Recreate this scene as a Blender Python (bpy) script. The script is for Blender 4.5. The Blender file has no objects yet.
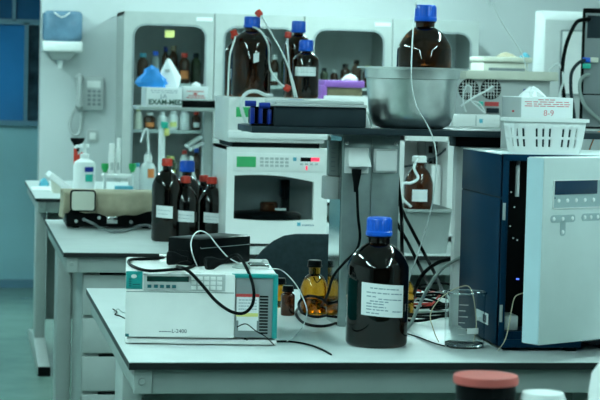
import bpy, bmesh, math, random
from mathutils import Vector, Matrix
random.seed(7)
PI = math.pi
C = bpy.context.scene.collection

# ------------------------------------------------------------------ camera
FPX = 2000.0
H = 1.526
a1 = Vector((-340, 130, -FPX)).normalized()
a2 = Vector(((FPX*FPX - 130*162)/340.0, -162, -FPX)).normalized()
a3 = a2.cross(a1)
RM = Matrix((a2, a1, a3))
EYE = Vector((0, 0, H))
def ray(px, py): return RM @ Vector((px-300, 200-py, -FPX))
def onz(px, py, z):
    d = ray(px, py); return EYE + d*((z-H)/d.z)
def at(px, py, Y):
    d = ray(px, py); return EYE + d*(Y/d.y)
def dep(p): return -(RM.transposed() @ (Vector(p)-EYE)).z/FPX     # metres per pixel at p
cam = bpy.data.cameras.new('camera'); co = bpy.data.objects.new('camera', cam); C.objects.link(co)
co.matrix_world = Matrix.Translation(EYE) @ RM.to_4x4()
cam.sensor_width = 36; cam.lens = FPX/600*36; cam.clip_start = .1; cam.clip_end = 100
cam.dof.use_dof = True; cam.dof.focus_distance = 5.1; cam.dof.aperture_fstop = 11.5; cam.dof.aperture_blades = 7
sc = bpy.context.scene; sc.camera = co
sc.view_settings.view_transform = 'Standard'; sc.view_settings.look = 'None'
sc.view_settings.gamma = 1; sc.view_settings.use_curve_mapping = False
sc.view_settings.exposure = 0.44
sc.cycles.use_denoising = True
sc.cycles.max_bounces = 14; sc.cycles.transmission_bounces = 12; sc.cycles.transparent_max_bounces = 16
sc.cycles.caustics_refractive = False; sc.cycles.caustics_reflective = False
sc.cycles.sample_clamp_indirect = 6

# ------------------------------------------------------------------ materials
def lin(c):
    c = c/255.0
    return c/12.92 if c <= .04045 else ((c+.055)/1.055)**2.4
def rgb(r, g, b): return (lin(r), lin(g), lin(b), 1)
def mat(name, col, rough=.45, metal=0, noise=.05, scale=14, trans=0, ior=1.5, coat=0, bump=0, spec=.5, emit=None):
    m = bpy.data.materials.new(name); m.use_nodes = True
    nt = m.node_tree; b = nt.nodes['Principled BSDF']
    b.inputs['Roughness'].default_value = rough; b.inputs['Metallic'].default_value = metal
    b.inputs['Transmission Weight'].default_value = trans; b.inputs['IOR'].default_value = ior
    b.inputs['Coat Weight'].default_value = coat; b.inputs['Coat Roughness'].default_value = .05
    b.inputs['Specular IOR Level'].default_value = spec
    b.inputs['Base Color'].default_value = col
    if noise or bump:
        tc = nt.nodes.new('ShaderNodeTexCoord')
        n = nt.nodes.new('ShaderNodeTexNoise'); n.inputs['Scale'].default_value = scale; n.inputs['Detail'].default_value = 4
        nt.links.new(tc.outputs['Object'], n.inputs['Vector'])
        if noise:
            r = nt.nodes.new('ShaderNodeValToRGB')
            e = r.color_ramp.elements
            e[0].position = .3; e[1].position = .7
            e[0].color = tuple(max(0, c*(1-noise)) for c in col[:3])+(1,)
            e[1].color = tuple(min(1, c*(1+noise)) for c in col[:3])+(1,)
            nt.links.new(n.outputs['Fac'], r.inputs['Fac']); nt.links.new(r.outputs['Color'], b.inputs['Base Color'])
        if bump:
            bp = nt.nodes.new('ShaderNodeBump'); bp.inputs['Strength'].default_value = bump; bp.inputs['Distance'].default_value = .01
            nt.links.new(n.outputs['Fac'], bp.inputs['Height']); nt.links.new(bp.outputs['Normal'], b.inputs['Normal'])
    if emit:
        b.inputs['Emission Color'].default_value = emit[0]; b.inputs['Emission Strength'].default_value = emit[1]
    return m
def thin_glass(name, tint=(.92, .97, .97, 1), refl=1.0):
    m = bpy.data.materials.new(name); m.use_nodes = True; nt = m.node_tree
    for n in list(nt.nodes): nt.nodes.remove(n)
    o = nt.nodes.new('ShaderNodeOutputMaterial'); mx = nt.nodes.new('ShaderNodeMixShader')
    t = nt.nodes.new('ShaderNodeBsdfTransparent'); t.inputs['Color'].default_value = tint
    g = nt.nodes.new('ShaderNodeBsdfGlossy'); g.inputs['Roughness'].default_value = .03
    f = nt.nodes.new('ShaderNodeFresnel'); f.inputs['IOR'].default_value = 1.5
    ml = nt.nodes.new('ShaderNodeMath'); ml.operation = 'MULTIPLY'; ml.inputs[1].default_value = refl
    ge = nt.nodes.new('ShaderNodeNewGeometry'); iv = nt.nodes.new('ShaderNodeMath'); iv.operation = 'SUBTRACT'; iv.inputs[0].default_value = 1; iv.use_clamp = True
    nt.links.new(ge.outputs['Backfacing'], iv.inputs[1]); m2 = nt.nodes.new('ShaderNodeMath'); m2.operation = 'MULTIPLY'
    nt.links.new(f.outputs[0], m2.inputs[0]); nt.links.new(iv.outputs[0], m2.inputs[1]); nt.links.new(m2.outputs[0], ml.inputs[0]); ml.use_clamp = True
    nt.links.new(ml.outputs[0], mx.inputs[0])
    nt.links.new(t.outputs[0], mx.inputs[1]); nt.links.new(g.outputs[0], mx.inputs[2]); nt.links.new(mx.outputs[0], o.inputs[0])
    return m
M = {}
M['wall'] = mat('wall_paint', (.62, .65, .66, 1), .7, noise=.03, scale=3)
M['wall_dark'] = mat('wall_darkened_for_reflections', (.10, .11, .11, 1), .8, noise=.05, scale=3)  # for the unseen wall behind the camera, darkened to dim reflections
M['ceil'] = mat('ceiling_tile', (.78, .78, .78, 1), .9, noise=.04, scale=8)
M['floor'] = mat('vinyl_floor', (.17, .27, .235, 1), .25, noise=.12, scale=5)
M['bench_top'] = mat('pale_laminate', (.62, .66, .66, 1), .34, noise=.05, scale=9)
M['bench_edge'] = mat('dark_core_edge', (.006, .008, .009, 1), .45, noise=.2)
M['steel_paint'] = mat('grey_enamel', (.32, .36, .35, 1), .4, noise=.05)
M['steel_pale'] = mat('pale_grey_enamel', (.38, .42, .41, 1), .4, noise=.04)
M['column'] = mat('brushed_column', (.30, .36, .355, 1), .32, .55, noise=.08, scale=30)
M['cabinet'] = mat('cabinet_grey', (.44, .47, .46, 1), .45, noise=.04)
M['cab_in'] = mat('cabinet_inside', (.72, .76, .76, 1), .6, noise=.05)
M['white'] = mat('white_plastic', (.86, .86, .85, 1), .35, noise=.03)
M['white_b'] = mat('bright_white_plastic', (.86, .87, .87, 1), .4, noise=.02)
M['paper'] = mat('white_paper', (.84, .86, .87, 1), .7, noise=.03)
M['cream'] = mat('cream_plastic', (.72, .70, .60, 1), .45, noise=.05)
M['grey'] = mat('light_grey_plastic', (.50, .52, .52, 1), .4, noise=.04)
M['midgrey'] = mat('mid_grey_plastic', (.24, .27, .28, 1), .4, noise=.05)
M['black'] = mat('black_plastic', (.004, .005, .0055, 1), .28, noise=.2, spec=.05)
M['black_m'] = mat('black_rubber', (.004, .005, .0055, 1), .45, noise=.2, spec=.05)
M['dark'] = mat('charcoal_plastic', (.028, .040, .048, 1), .32, noise=.12, spec=.05)
M['teal'] = mat('teal_plastic', (.010, .30, .29, 1), .35, noise=.08)
M['teal_d'] = mat('dark_teal_print', (.005, .12, .14, 1), .5, noise=.1)
M['blue'] = mat('blue_cap_plastic', (.004, .11, .66, 1), .3, noise=.06)
M['blue_d'] = mat('navy_clamp_plastic', (.008, .03, .28, 1), .3, noise=.1)
M['red'] = mat('red_cap_plastic', (.62, .035, .016, 1), .38, noise=.06)
M['pink_ink'] = mat('faded_red_ink', (.72, .26, .28, 1), .7, noise=.05)
M['mirror'] = mat('polished_steel', (.42, .48, .47, 1), .10, 1, noise=.04)
M['red_ink'] = mat('red_ink', (.62, .06, .06, 1), .6, noise=.05)
M['pinkred'] = mat('dull_red_lid', (.55, .10, .085, 1), .55, noise=.1)
M['ink'] = mat('dark_ink', (.05, .06, .08, 1), .6, noise=.1)
M['ink_g'] = mat('grey_ink', (.30, .36, .42, 1), .7, noise=.1)
M['ink_green'] = mat('green_black_ink', (.01, .08, .05, 1), .6, noise=.1)
M['lc_blue'] = mat('navy_instrument_enamel', (.0018, .026, .060, 1), .34, noise=.10, scale=6, spec=.06)
M['lc_front'] = mat('silver_front_plastic', (.66, .72, .72, 1), .36, .15, noise=.03)
M['recess'] = mat('keypad_grey', (.36, .45, .47, 1), .4, noise=.03)
M['lc_side'] = mat('pale_blue_door_edge', (.55, .72, .80, 1), .35, noise=.03)
M['steel'] = mat('stainless_steel', (.86, .88, .86, 1), .30, 1, noise=.10, scale=22)
M['chrome'] = mat('chrome', (.75, .76, .76, 1), .12, 1, noise=.03)
M['amber'] = mat('dark_amber_glass', (.034, .008, .0016, 1), .03, noise=.05, trans=.96, spec=.45, ior=1.5)
M['amber_x'] = mat('deep_amber_glass', (.010, .003, .0012, 1), .03, noise=.05, trans=.95, spec=.45, ior=1.5)
M['amber_y'] = mat('honey_amber_glass', (.52, .22, .012, 1), .03, noise=.04, trans=1, ior=1.45)
M['honey'] = mat('honey_liquid', (.70, .36, .02, 1), .03, noise=.04, trans=1, ior=1.34)
M['brown'] = mat('brown_glass', (.10, .022, .005, 1), .06, noise=.08, trans=.7, ior=1.5)
M['glass'] = mat('clear_glass', (.93, .98, .98, 1), .0, noise=0, trans=1, ior=1.47)
M['beaker'] = thin_glass('beaker_glass', (.93, .97, .97, 1), 1.6)
nt_ = M['beaker'].node_tree; mx_ = [n for n in nt_.nodes if n.type == 'MIX_SHADER'][0]; fl_ = mx_.inputs[0].links[0].from_socket
lw_ = nt_.nodes.new('ShaderNodeLayerWeight'); lw_.inputs[0].default_value = .5
pw_ = nt_.nodes.new('ShaderNodeMath'); pw_.operation = 'POWER'; pw_.inputs[1].default_value = 5; nt_.links.new(lw_.outputs['Facing'], pw_.inputs[0])
ad_ = nt_.nodes.new('ShaderNodeMath'); ad_.operation = 'MULTIPLY_ADD'; ad_.inputs[1].default_value = .6; ad_.use_clamp = True
nt_.links.new(pw_.outputs[0], ad_.inputs[0]); nt_.links.new(fl_, ad_.inputs[2]); nt_.links.new(ad_.outputs[0], mx_.inputs[0])
M['pane'] = thin_glass('cabinet_pane', (.95, .98, .98, 1), .8)
M['clear_pl'] = mat('frosted_plastic', (.78, .84, .84, 1), .3, noise=.03, trans=.45)
M['tube'] = mat('white_tubing', (.78, .82, .82, 1), .3, noise=.02)
M['tube_b'] = mat('beige_tubing', (.60, .52, .36, 1), .35, noise=.03)
M['cable_g'] = mat('grey_cable', (.36, .42, .40, 1), .4, noise=.04)
M['lcd_green'] = mat('green_lcd', (.05, .34, .13, 1), .2, noise=.06, emit=((.05, .5, .18, 1), .12))
M['lcd_dark'] = mat('dark_green_lcd', (.008, .045, .038, 1), .15, noise=.1)
M['lcd_blue'] = mat('navy_lcd', (.010, .035, .075, 1), .15, noise=.1)
M['led_red'] = mat('red_led', (.7, .02, .04, 1), .3, noise=.05, emit=((1, .05, .12, 1), .9))
M['led_blue'] = mat('blue_led', (.05, .08, .8, 1), .3, noise=.05, emit=((.1, .2, 1, 1), 1.2))
M['beige'] = mat('beige_cloth', (.50, .43, .31, 1), .85, noise=.10, scale=20, bump=.3)
M['glove'] = mat('blue_nitrile', (.02, .27, .74, 1), .55, noise=.15, scale=18, bump=.4)
M['purple'] = mat('purple_card', (.36, .13, .55, 1), .6, noise=.1)
M['card'] = mat('brown_card', (.20, .17, .10, 1), .8, noise=.15)
M['yellow'] = mat('yellow_paper', (.75, .72, .25, 1), .8, noise=.05)
M['orange'] = mat('orange_label', (.75, .22, .06, 1), .6, noise=.08)
M['green'] = mat('green_plastic', (.02, .38, .10, 1), .4, noise=.08)
M['gteal'] = mat('green_socket', (.02, .50, .38, 1), .4, noise=.08)
M['skyblue'] = mat('pale_blue_plastic', (.10, .42, .55, 1), .45, noise=.08)
M['chair'] = mat('chair_fabric', (.016, .026, .030, 1), .8, noise=.15, scale=60, spec=.05)
M['win_up'] = mat('blue_film_glass', (.020, .105, .235, 1), .12, noise=.25, scale=1.6)
M['win_mid'] = mat('blue_glass', (.030, .21, .50, 1), .12, noise=.22, scale=1.8)
M['win_dark'] = mat('dark_glass', (.028, .055, .075, 1), .12, noise=.7, scale=7)
M['win_low'] = mat('frosted_blue_panel', (.30, .55, .62, 1), .4, noise=.10, scale=1.8)
M['win_frame'] = mat('blue_grey_frame', (.12, .25, .34, 1), .4, noise=.05)
M['disp_blue'] = mat('translucent_blue_plastic', (.14, .26, .38, 1), .2, noise=.2, scale=10, trans=.15)
LIGHT = (.63, 1.0, .97, 1)
M['lamp'] = mat('fluorescent_diffuser', (.9, .9, .9, 1), .5, noise=0, emit=(LIGHT, 43.0))

M['lamp_front_fill'] = mat('front_fill_diffuser', (.9, .9, .9, 1), .5, noise=0, emit=(LIGHT, 22.0))  # for added unseen lamps that lift the faces towards the camera
M['lamp_wall_fill'] = mat('wall_fill_diffuser', (.9, .9, .9, 1), .5, noise=0, emit=(LIGHT, 7.0))  # for added unseen lamps that brighten the back wall
# ------------------------------------------------------------------ mesh builder
WM = {}
class MB:
    def __init__(s): s.bm = bmesh.new()
    def _merge(s, b, T=None):
        me = bpy.data.meshes.new('tmp'); 
        if T is not None: b.transform(T)
        b.to_mesh(me); b.free(); s.bm.from_mesh(me); bpy.data.meshes.remove(me); return s
    def box(s, x0, x1, y0, y1, z0, z1, bev=0, T=None, seg=2):
        b = bmesh.new(); bmesh.ops.create_cube(b, size=1)
        for v in b.verts: v.co = Vector((x0+(v.co.x+.5)*(x1-x0), y0+(v.co.y+.5)*(y1-y0), z0+(v.co.z+.5)*(z1-z0)))
        if bev: bmesh.ops.bevel(b, geom=b.edges[:], offset=bev, segments=seg, profile=.5, affect='EDGES')
        return s._merge(b, T)
    def lathe(s, prof, o=(0, 0, 0), seg=40, T=None):
        b = bmesh.new(); rows = []
        for r, z in prof:
            if r <= 1e-6: rows.append([b.verts.new((o[0], o[1], o[2]+z))])
            else: rows.append([b.verts.new((o[0]+r*math.cos(2*PI*i/seg), o[1]+r*math.sin(2*PI*i/seg), o[2]+z)) for i in range(seg)])
        for A, B in zip(rows, rows[1:]):
            for i in range(seg):
                j = (i+1) % seg
                if len(A) == 1 and len(B) == 1: continue
                if len(A) == 1: b.faces.new((A[0], B[j], B[i]))
                elif len(B) == 1: b.faces.new((A[i], A[j], B[0]))
                else: b.faces.new((A[i], A[j], B[j], B[i]))
        bmesh.ops.recalc_face_normals(b, faces=b.faces[:])
        return s._merge(b, T)
    def tube(s, pts, r, seg=8, caps=True, T=None, closed=False):
        pts = [Vector(p) for p in pts]; b = bmesh.new(); rows = []; n = len(pts)
        up = None
        for i, p in enumerate(pts):
            t = (pts[min(i+1, n-1)]-pts[max(i-1, 0)])
            if closed: t = pts[(i+1) % n]-pts[(i-1) % n]
            t = t.normalized() if t.length > 1e-9 else Vector((0, 0, 1))
            if up is None:
                up = Vector((0, 0, 1)) if abs(t.z) < .9 else Vector((1, 0, 0))
            u = up - t*up.dot(t)
            if u.length < 1e-6: u = t.orthogonal()
            u.normalize(); up = u; w = t.cross(u)
            rr = r[i] if isinstance(r, (list, tuple)) else r
            rows.append([b.verts.new(p+u*rr*math.cos(2*PI*k/seg)+w*rr*math.sin(2*PI*k/seg)) for k in range(seg)])
        pairs = list(zip(rows, rows[1:]))
        if closed: pairs.append((rows[-1], rows[0]))
        for A, B in pairs:
            for k in range(seg): b.faces.new((A[k], A[(k+1) % seg], B[(k+1) % seg], B[k]))
        if caps and not closed: b.faces.new(rows[0][::-1]); b.faces.new(rows[-1])
        bmesh.ops.recalc_face_normals(b, faces=b.faces[:])
        return s._merge(b, T)
    def cyl(s, p0, p1, r, r2=None, seg=24, T=None):
        return s.tube([p0, p1], [r, r if r2 is None else r2], seg, T=T)
    def hull(s, pts, bev=0, T=None):
        b = bmesh.new(); 
        for p in pts: b.verts.new(p)
        bmesh.ops.convex_hull(b, input=b.verts[:])
        bmesh.ops.dissolve_limit(b, angle_limit=.02, verts=b.verts[:], edges=b.edges[:])
        if bev: bmesh.ops.bevel(b, geom=b.edges[:], offset=bev, segments=2, profile=.5, affect='EDGES')
        bmesh.ops.recalc_face_normals(b, faces=b.faces[:])
        return s._merge(b, T)
    def prism(s, poly, y0, y1, T=None):          # polygon in XZ, extruded along Y
        b = bmesh.new()
        A = [b.verts.new((x, y0, z)) for x, z in poly]; B = [b.verts.new((x, y1, z)) for x, z in poly]; n = len(poly)
        b.faces.new(A); b.faces.new(B[::-1])
        for i in range(n): b.faces.new((A[i], A[(i+1) % n], B[(i+1) % n], B[i]))
        bmesh.ops.recalc_face_normals(b, faces=b.faces[:])
        return s._merge(b, T)
    def ring(s, outer, inner, y0, y1, T=None):
        b = bmesh.new(); n = len(outer)
        L = [[b.verts.new((x, y, z)) for x, z in P] for P in (outer, inner) for y in (y0, y1)]
        of, ob, nf, nb = L
        for i in range(n):
            j = (i+1) % n
            b.faces.new((of[i], of[j], nf[j], nf[i])); b.faces.new((ob[i], ob[j], nb[j], nb[i]))
            b.faces.new((of[i], of[j], ob[j], ob[i])); b.faces.new((nf[i], nf[j], nb[j], nb[i]))
        bmesh.ops.recalc_face_normals(b, faces=b.faces[:])
        return s._merge(b, T)
    def patch(s, r, z0, z1, d0, d1, o=(0, 0, 0), th=.0006, tilt=0, n=16, T=None):   # sheet on a cylinder, angles in degrees
        b = bmesh.new(); rows = []
        for i in range(n+1):
            u = i/n; a = math.radians(d0+(d1-d0)*u); dz = tilt*(u-.5)
            rows.append([b.verts.new((o[0]+q*math.cos(a), o[1]+q*math.sin(a), o[2]+z+dz)) for q, z in ((r, z0), (r, z1), (r+th, z1), (r+th, z0))])
        for A, B in zip(rows, rows[1:]):
            for k in range(4): b.faces.new((A[k], A[(k+1) % 4], B[(k+1) % 4], B[k]))
        b.faces.new(rows[0]); b.faces.new(rows[-1][::-1])
        bmesh.ops.recalc_face_normals(b, faces=b.faces[:])
        return s._merge(b, T)
    def text(s, st, size, T, depth=.0004, bold=0):
        cu = bpy.data.curves.new('t', 'FONT'); cu.body = st; cu.size = size; cu.extrude = depth; cu.align_x = 'CENTER'; cu.align_y = 'CENTER'; cu.offset = bold
        o = bpy.data.objects.new('t', cu); C.objects.link(o)
        dg = bpy.context.evaluated_depsgraph_get(); me = bpy.data.meshes.new_from_object(o.evaluated_get(dg))
        me.transform(T); s.bm.from_mesh(me)
        bpy.data.objects.remove(o); bpy.data.curves.remove(cu); bpy.data.meshes.remove(me); return s
    def build(s, name, m, parent=None, loc=None, local=False, angle=35):
        me = bpy.data.meshes.new(name)
        o = bpy.data.objects.new(name, me); C.objects.link(o)
        W = Matrix.Identity(4)
        if parent is not None:
            o.parent = parent; W = WM[parent.name]
            if not local: s.bm.transform(W.inverted())
            WM[o.name] = W
        else:
            if loc is not None:
                W = Matrix.Translation(Vector(loc)); 
                if not local: s.bm.transform(W.inverted())
                o.location = loc
            WM[o.name] = W
        s.bm.to_mesh(me); s.bm.free()
        me.shade_smooth(); me.set_sharp_from_angle(angle=math.radians(angle))
        me.materials.append(M[m] if isinstance(m, str) else m)
        return o
def tag(o, label=None, cat=None, group=None, kind=None):
    if label: o['label'] = label
    if cat: o['category'] = cat
    if group: o['group'] = group
    if kind: o['kind'] = kind
    return o
def thing(name, label, cat, loc, rz=0, group=None, kind=None):
    o = bpy.data.objects.new(name, None); C.objects.link(o); o.location = loc; o.rotation_euler = (0, 0, rz); o.empty_display_size = .05
    WM[o.name] = Matrix.Translation(Vector(loc)) @ Matrix.Rotation(rz, 4, 'Z')
    return tag(o, label, cat, group, kind)
FRONT = Matrix.Rotation(PI/2, 4, 'X')          # text plane facing -Y
def ftext(x, y, z): return Matrix.Translation((x, y, z)) @ FRONT
def spline(P, n=10, closed=False):
    P = [Vector(p) for p in P]; out = []; N = len(P)
    rng = range(N if closed else N-1)
    for i in rng:
        if closed: p0, p1, p2, p3 = P[(i-1) % N], P[i], P[(i+1) % N], P[(i+2) % N]
        else: p0, p1, p2, p3 = P[max(i-1, 0)], P[i], P[i+1], P[min(i+2, N-1)]
        for k in range(n):
            t = k/n
            out.append(.5*((2*p1)+(-p0+p2)*t+(2*p0-5*p1+4*p2-p3)*t*t+(-p0+3*p1-3*p2+p3)*t**3))
    if not closed: out.append(P[-1])
    return out
def cable(name, label, cat, P, r, m, group=None, zmin=None, n=10):
    S = spline(P, n)
    if zmin is not None:
        for p in S: p.z = max(p.z, zmin+r)
    o = MB().tube(S, r, 8).build(name, m, loc=tuple(S[0]))
    return tag(o, label, cat, group)
def rrect(x0, x1, z0, z1, r, n=8):
    out = []
    for cx, cz, a in ((x1-r, z1-r, 0), (x0+r, z1-r, 90), (x0+r, z0+r, 180), (x1-r, z0+r, 270)):
        for k in range(n+1):
            q = math.radians(a+90*k/n); out.append((cx+r*math.cos(q), cz+r*math.sin(q)))
    return out
def print_lines(mb, x0, x1, y, zs, h, gap=.12, T=None, seed=1):          # rows of tiny words
    R = random.Random(seed)
    for z, a, b in zs:
        x = x0+(x1-x0)*a; e = x0+(x1-x0)*b
        while x < e:
            w = min((x1-x0)*R.uniform(.05, .16), e-x)
            mb.box(x, x+w, y-.0003, y, z, z+h, T=T); x += w+(x1-x0)*R.uniform(.015, .04)
    return mb

# ------------------------------------------------------------------ setting
def struct(name, mb, m, parent=None):
    o = mb.build(name, m, parent)
    if parent is None: o['kind'] = 'structure'
    return o
struct('floor', MB().box(-2.6, 5.2, -2.2, 14.5, -.1, 0), 'floor')
struct('ceiling', MB().box(-2.6, 5.2, -2.2, 14.5, 2.8, 2.9), 'ceil')
struct('wall_back', MB().box(.513, 5.2, 13.06, 13.3, 0, 2.8), 'wall')
struct('wall_left', MB().box(-2.7, -2.6, -2.2, 14.5, 0, 2.8), 'wall')
struct('wall_right', MB().box(5.2, 5.3, -2.2, 14.5, 0, 2.8), 'wall')
struct('wall_front', MB().box(-2.6, 5.2, -2.3, -2.2, 0, 2.8), 'wall_dark')
struct('baseboard_back', MB().box(.513, 5.2, 13.045, 13.06, 0, .09), 'steel_paint')
# glazed blue partition left of the wall
d = bpy.data.objects.new('door_1', None); C.objects.link(d); d.location = (-.9, 14.25, 0); d['kind'] = 'structure'; WM['door_1'] = Matrix.Translation((-.9, 14.25, 0))
d['label'] = 'blue glazed partition with a door at the far left'
zb, zt = at(20, 122, 14.25).z, at(20, 22, 14.25).z
xm, xd, xd2 = at(14, 10, 14.25).x, at(24, 70, 14.25).x, at(28, 70, 14.25).x
fr = MB()
fr.box(-2.6, 5.2, 14.22, 14.30, zt-.02, zt+.02).box(-2.6, 5.2, 14.21, 14.30, zb-.025, zb+.01).box(-2.6, 5.2, 14.2, 14.3, 0, .055)
fr.box(xm-.012, xm+.012, 14.22, 14.3, zt, 2.8).box(xd, xd2, 14.22, 14.3, zb, zt).box(-.9, -.86, 14.22, 14.3, 0, 2.8).box(-1.9, -1.86, 14.22, 14.3, 0, 2.8)
fr.build('frame', 'win_frame', d)
MB().box(-2.6, 5.2, 14.255, 14.275, zt, 2.8).build('upper_pane', 'win_up', d)
MB().box(-2.6, xd+.005, 14.25, 14.27, zb, zt).build('pane', 'win_mid', d)
MB().box(xd2-.005, 5.2, 14.255, 14.275, zb, zt).build('dark_pane', 'win_dark', d)
MB().box(-2.6, 5.2, 14.25, 14.27, .05, zb).build('lower_panel', 'win_low', d)
# ceiling strip lights
LX = (-.75, 2.35)
k = 0
for ix, x in enumerate(LX):
    for iy, y in enumerate((1.5, 3.3, 5.5, 9.9, 11.6)):
        t = thing('ceiling_light', 'long white fluorescent ceiling light overhead', 'ceiling light', (x, y, 2.72), 0, 'fluorescent ceiling lights')
        MB().box(x-.17, x+.17, y-.75, y+.75, 2.735, 2.80, .004).build('housing', 'white', t)
        MB().box(x-.07, x+.07, y-.72, y+.72, 2.722, 2.735, .003).build('diffuser', 'lamp' if iy else 'lamp_front_fill', t)  # the nearest pair is added as fill for front faces

t = thing('ceiling_light', 'added unseen ceiling light brightening the back wall', 'ceiling light', (.8, 12.2, 2.72))  # added out of view to lift the wall's brightness
MB().box(-.1, 1.7, 12.03, 12.37, 2.735, 2.80, .004).build('housing', 'white', t)
MB().box(-.07, 1.67, 12.1, 12.3, 2.722, 2.735, .003).build('diffuser', 'lamp_wall_fill', t)
t = thing('ceiling_light', 'added unseen ceiling light brightening the right of the back wall', 'ceiling light', (3.2, 11.6, 2.72))  # second added fill, for the right part of the back wall
MB().box(2.6, 4.4, 11.43, 11.77, 2.735, 2.80, .004).build('housing', 'white', t)
MB().box(2.63, 4.37, 11.5, 11.7, 2.722, 2.735, .003).build('diffuser', 'lamp_wall_fill', t)

# ------------------------------------------------------------------ benches
def bench(label, X0, X1, Y0, Y1, legs):
    t = thing('lab_bench', label, 'bench', (X0, Y0, 0), 0, 'lab benches in rows'); zt = .9
    MB().box(X0, X1, Y0, Y1, zt-.0025, zt, .0006).build('worktop', 'bench_top', t)
    MB().box(X0, X1, Y0, Y1, zt-.0175, zt-.0025).build('worktop_core', 'bench_edge', t)
    za, zc = zt-.0175, zt-.073
    for y in (Y0+.018, Y1-.04): MB().box(X0+.035, X1-.035, y, y+.022, zc, za, .002).build('apron', 'steel_paint', t)
    for x in (X0+.012, X1-.034): MB().box(x, x+.022, Y0+.04, Y1-.04, zc+.004, za, .002).build('end_rail', 'steel_paint', t)
    br = MB().box(X0+.012, X0+.052, Y0+.012, Y0+.040, zc, za, .003).build('bracket', 'steel_pale', t)
    MB().cyl((X0+.030, Y0+.013, .856), (X0+.030, Y0+.008, .856), .0085, .007).build('bracket_button', 'steel_paint', br)
    ym = (Y0+Y1)/2
    MB().box(X0+.10, X1-.1, ym+.12, ym+.135, .18, zc, .002).build('added_backing', 'steel_paint', t)  # added panel that keeps the space under the worktop dark
    for x in legs:
        MB().box(x, x+.055, ym-.11, ym+.11, .09, za, .006).build('leg', 'steel_pale', t)
        f = MB(); f.hull([(x-.003, Y0+.06, 0.0), (x+.058, Y0+.06, 0.0), (x-.003, Y0+.06, .045), (x+.058, Y0+.06, .045),
                (x-.003, ym, .0), (x+.058, ym, .0), (x-.003, ym, .12), (x+.058, ym, .12),
                (x-.003, Y1-.06, .0), (x+.058, Y1-.06, .0), (x-.003, Y1-.06, .045), (x+.058, Y1-.06, .045)], .005)
        fo = f.build('foot', 'steel_pale', t)
        MB().box(x-.004, x+.059, Y0+.045, Y0+.062, 0, .047, .003).build('foot_cap', 'black_m', fo)
    return t
bench('front lab bench with pale grey top and dark edge, carrying the big capped bottle', .372, 2.95, 4.327, 5.83, (.41, 1.65, 2.86))
bench('second lab bench from the front, carrying red capped bottles and the tall white autosampler', .365, 3.5, 7.0, 8.55, (.378, 1.9, 3.4))
bench('rearmost lab bench, carrying the white pump dispenser and pipette stand', .378, 3.75, 10.0, 11.62, (.41, 2.0, 3.66))
bench('nearest bench below the frame, under the blurred dark jar', .37, 2.4, 1.6, 3.15, (.40, 1.4, 2.3))
def pedestal(label, x0, x1, y0, y1, z1, zs):
    t = thing('drawer_pedestal', label, 'drawer unit', (x0, y0, 0))
    MB().box(x0, x1, y0+.018, y1, .06, z1, .002).build('carcass', 'steel_paint', t)
    MB().box(x0+.03, x1-.03, y0+.05, y1-.02, 0, .06).build('plinth', 'black_m', t)
    for a, b in zip(zs, zs[1:]):
        d = MB().box(x0+.004, x1-.004, y0, y0+.018, b+.004, a-.009, .002).build('drawer', 'steel_pale', t)
        MB().box(x0+.06, x1-.06, y0+.003, y0+.019, a-.009, a-.0015).build('finger_slot', 'black_m', d)
zz = [.825]+[onz(90, 0, .9).z*0 + at(90, y, 7.05).z for y in (316, 354, 392)]+[.33, .07]
pedestal('grey drawer pedestal under the left end of the second bench', .437, .90, 7.045, 7.66, .826, zz)

# ------------------------------------------------------------------ shelf of the front bench
SH = 1.405
t = thing('bench_shelf', 'grey shelf on metal columns along the middle of the front bench', 'shelf', (.73, 4.9, .9))
xl = at(252, 126, 4.88).x
MB().box(xl, 2.9, 4.88, 5.14, SH-.016, SH, .002).build('shelf_board', 'dark', t)
MB().box(xl+.01, 2.89, 5.125, 5.143, SH-.02, SH+.002, .001).build('rear_lip', 'steel_pale', t)
cx0, cxm, cx1 = at(341.5, 200, 4.95).x, at(370.5, 200, 4.95).x, at(399, 200, 4.95).x
def column(x0, xm, x1, y0, y1, m_='column'):
    c = MB().box(x0, x1, y0+.004, y1, .9, SH-.016, .002).build('column', m_, t)
    MB().box(x0-.0015, x0+.001, y0+.008, y1-.004, .9, SH-.024).build('side_plate', 'mirror' if m_ == 'column' else m_, c)
    MB().box(x0+.002, xm-.0012, y0, y0+.005, .9, SH-.026, .001).box(xm+.0012, x1-.002, y0, y0+.005, .9, SH-.026, .001).build('front_panel', m_, c)
    s = MB()
    for x in (x0+.010, x1-.010):
        zc = at(346, 143, y0).z
        s.lathe([(0, 0), (.0052, 0), (.0052, .0012), (.0022, .0014), (.0018, .0004), (0, .0004)], T=Matrix.Translation((x, y0, zc)) @ FRONT, seg=16)
    s.build('screw', 'chrome', c); return c
column(cx0, cxm, cx1, 4.95, 5.11)
kx = at(457, 160, 4.95).x
column(kx, kx+.075, kx+.15, 4.965, 4.985, 'white'); column(2.5, 2.575, 2.65, 4.95, 5.11)
def sock(x0, x1, z0, z1, openlid):
    y = 4.95
    s = MB().box(x0, x1, y-.008, y, z0, z1, .002).build('socket', 'white', t)
    if openlid:
        MB().hull([(x0+.006, y-.008, z1-.002), (x1-.006, y-.008, z1-.002), (x0+.008, y-.012, z1), (x1-.008, y-.012, z1),
               (x0+.004, y-.040, z0+.018), (x1+.002, y-.040, z0+.018), (x0+.006, y-.008, z0+.018), (x1, y-.008, z0+.018)], .0015).build('socket_lid', 'white', s)
    else: MB().box(x0+.003, x1-.003, y-.016, y-.008, z0+.004, z1-.003, .003).build('socket_lid', 'white', s)
p0, p1 = at(344, 173, 4.95), at(368.5, 148, 4.95); sock(p0.x, p1.x, p0.z, p1.z, True)
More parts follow.
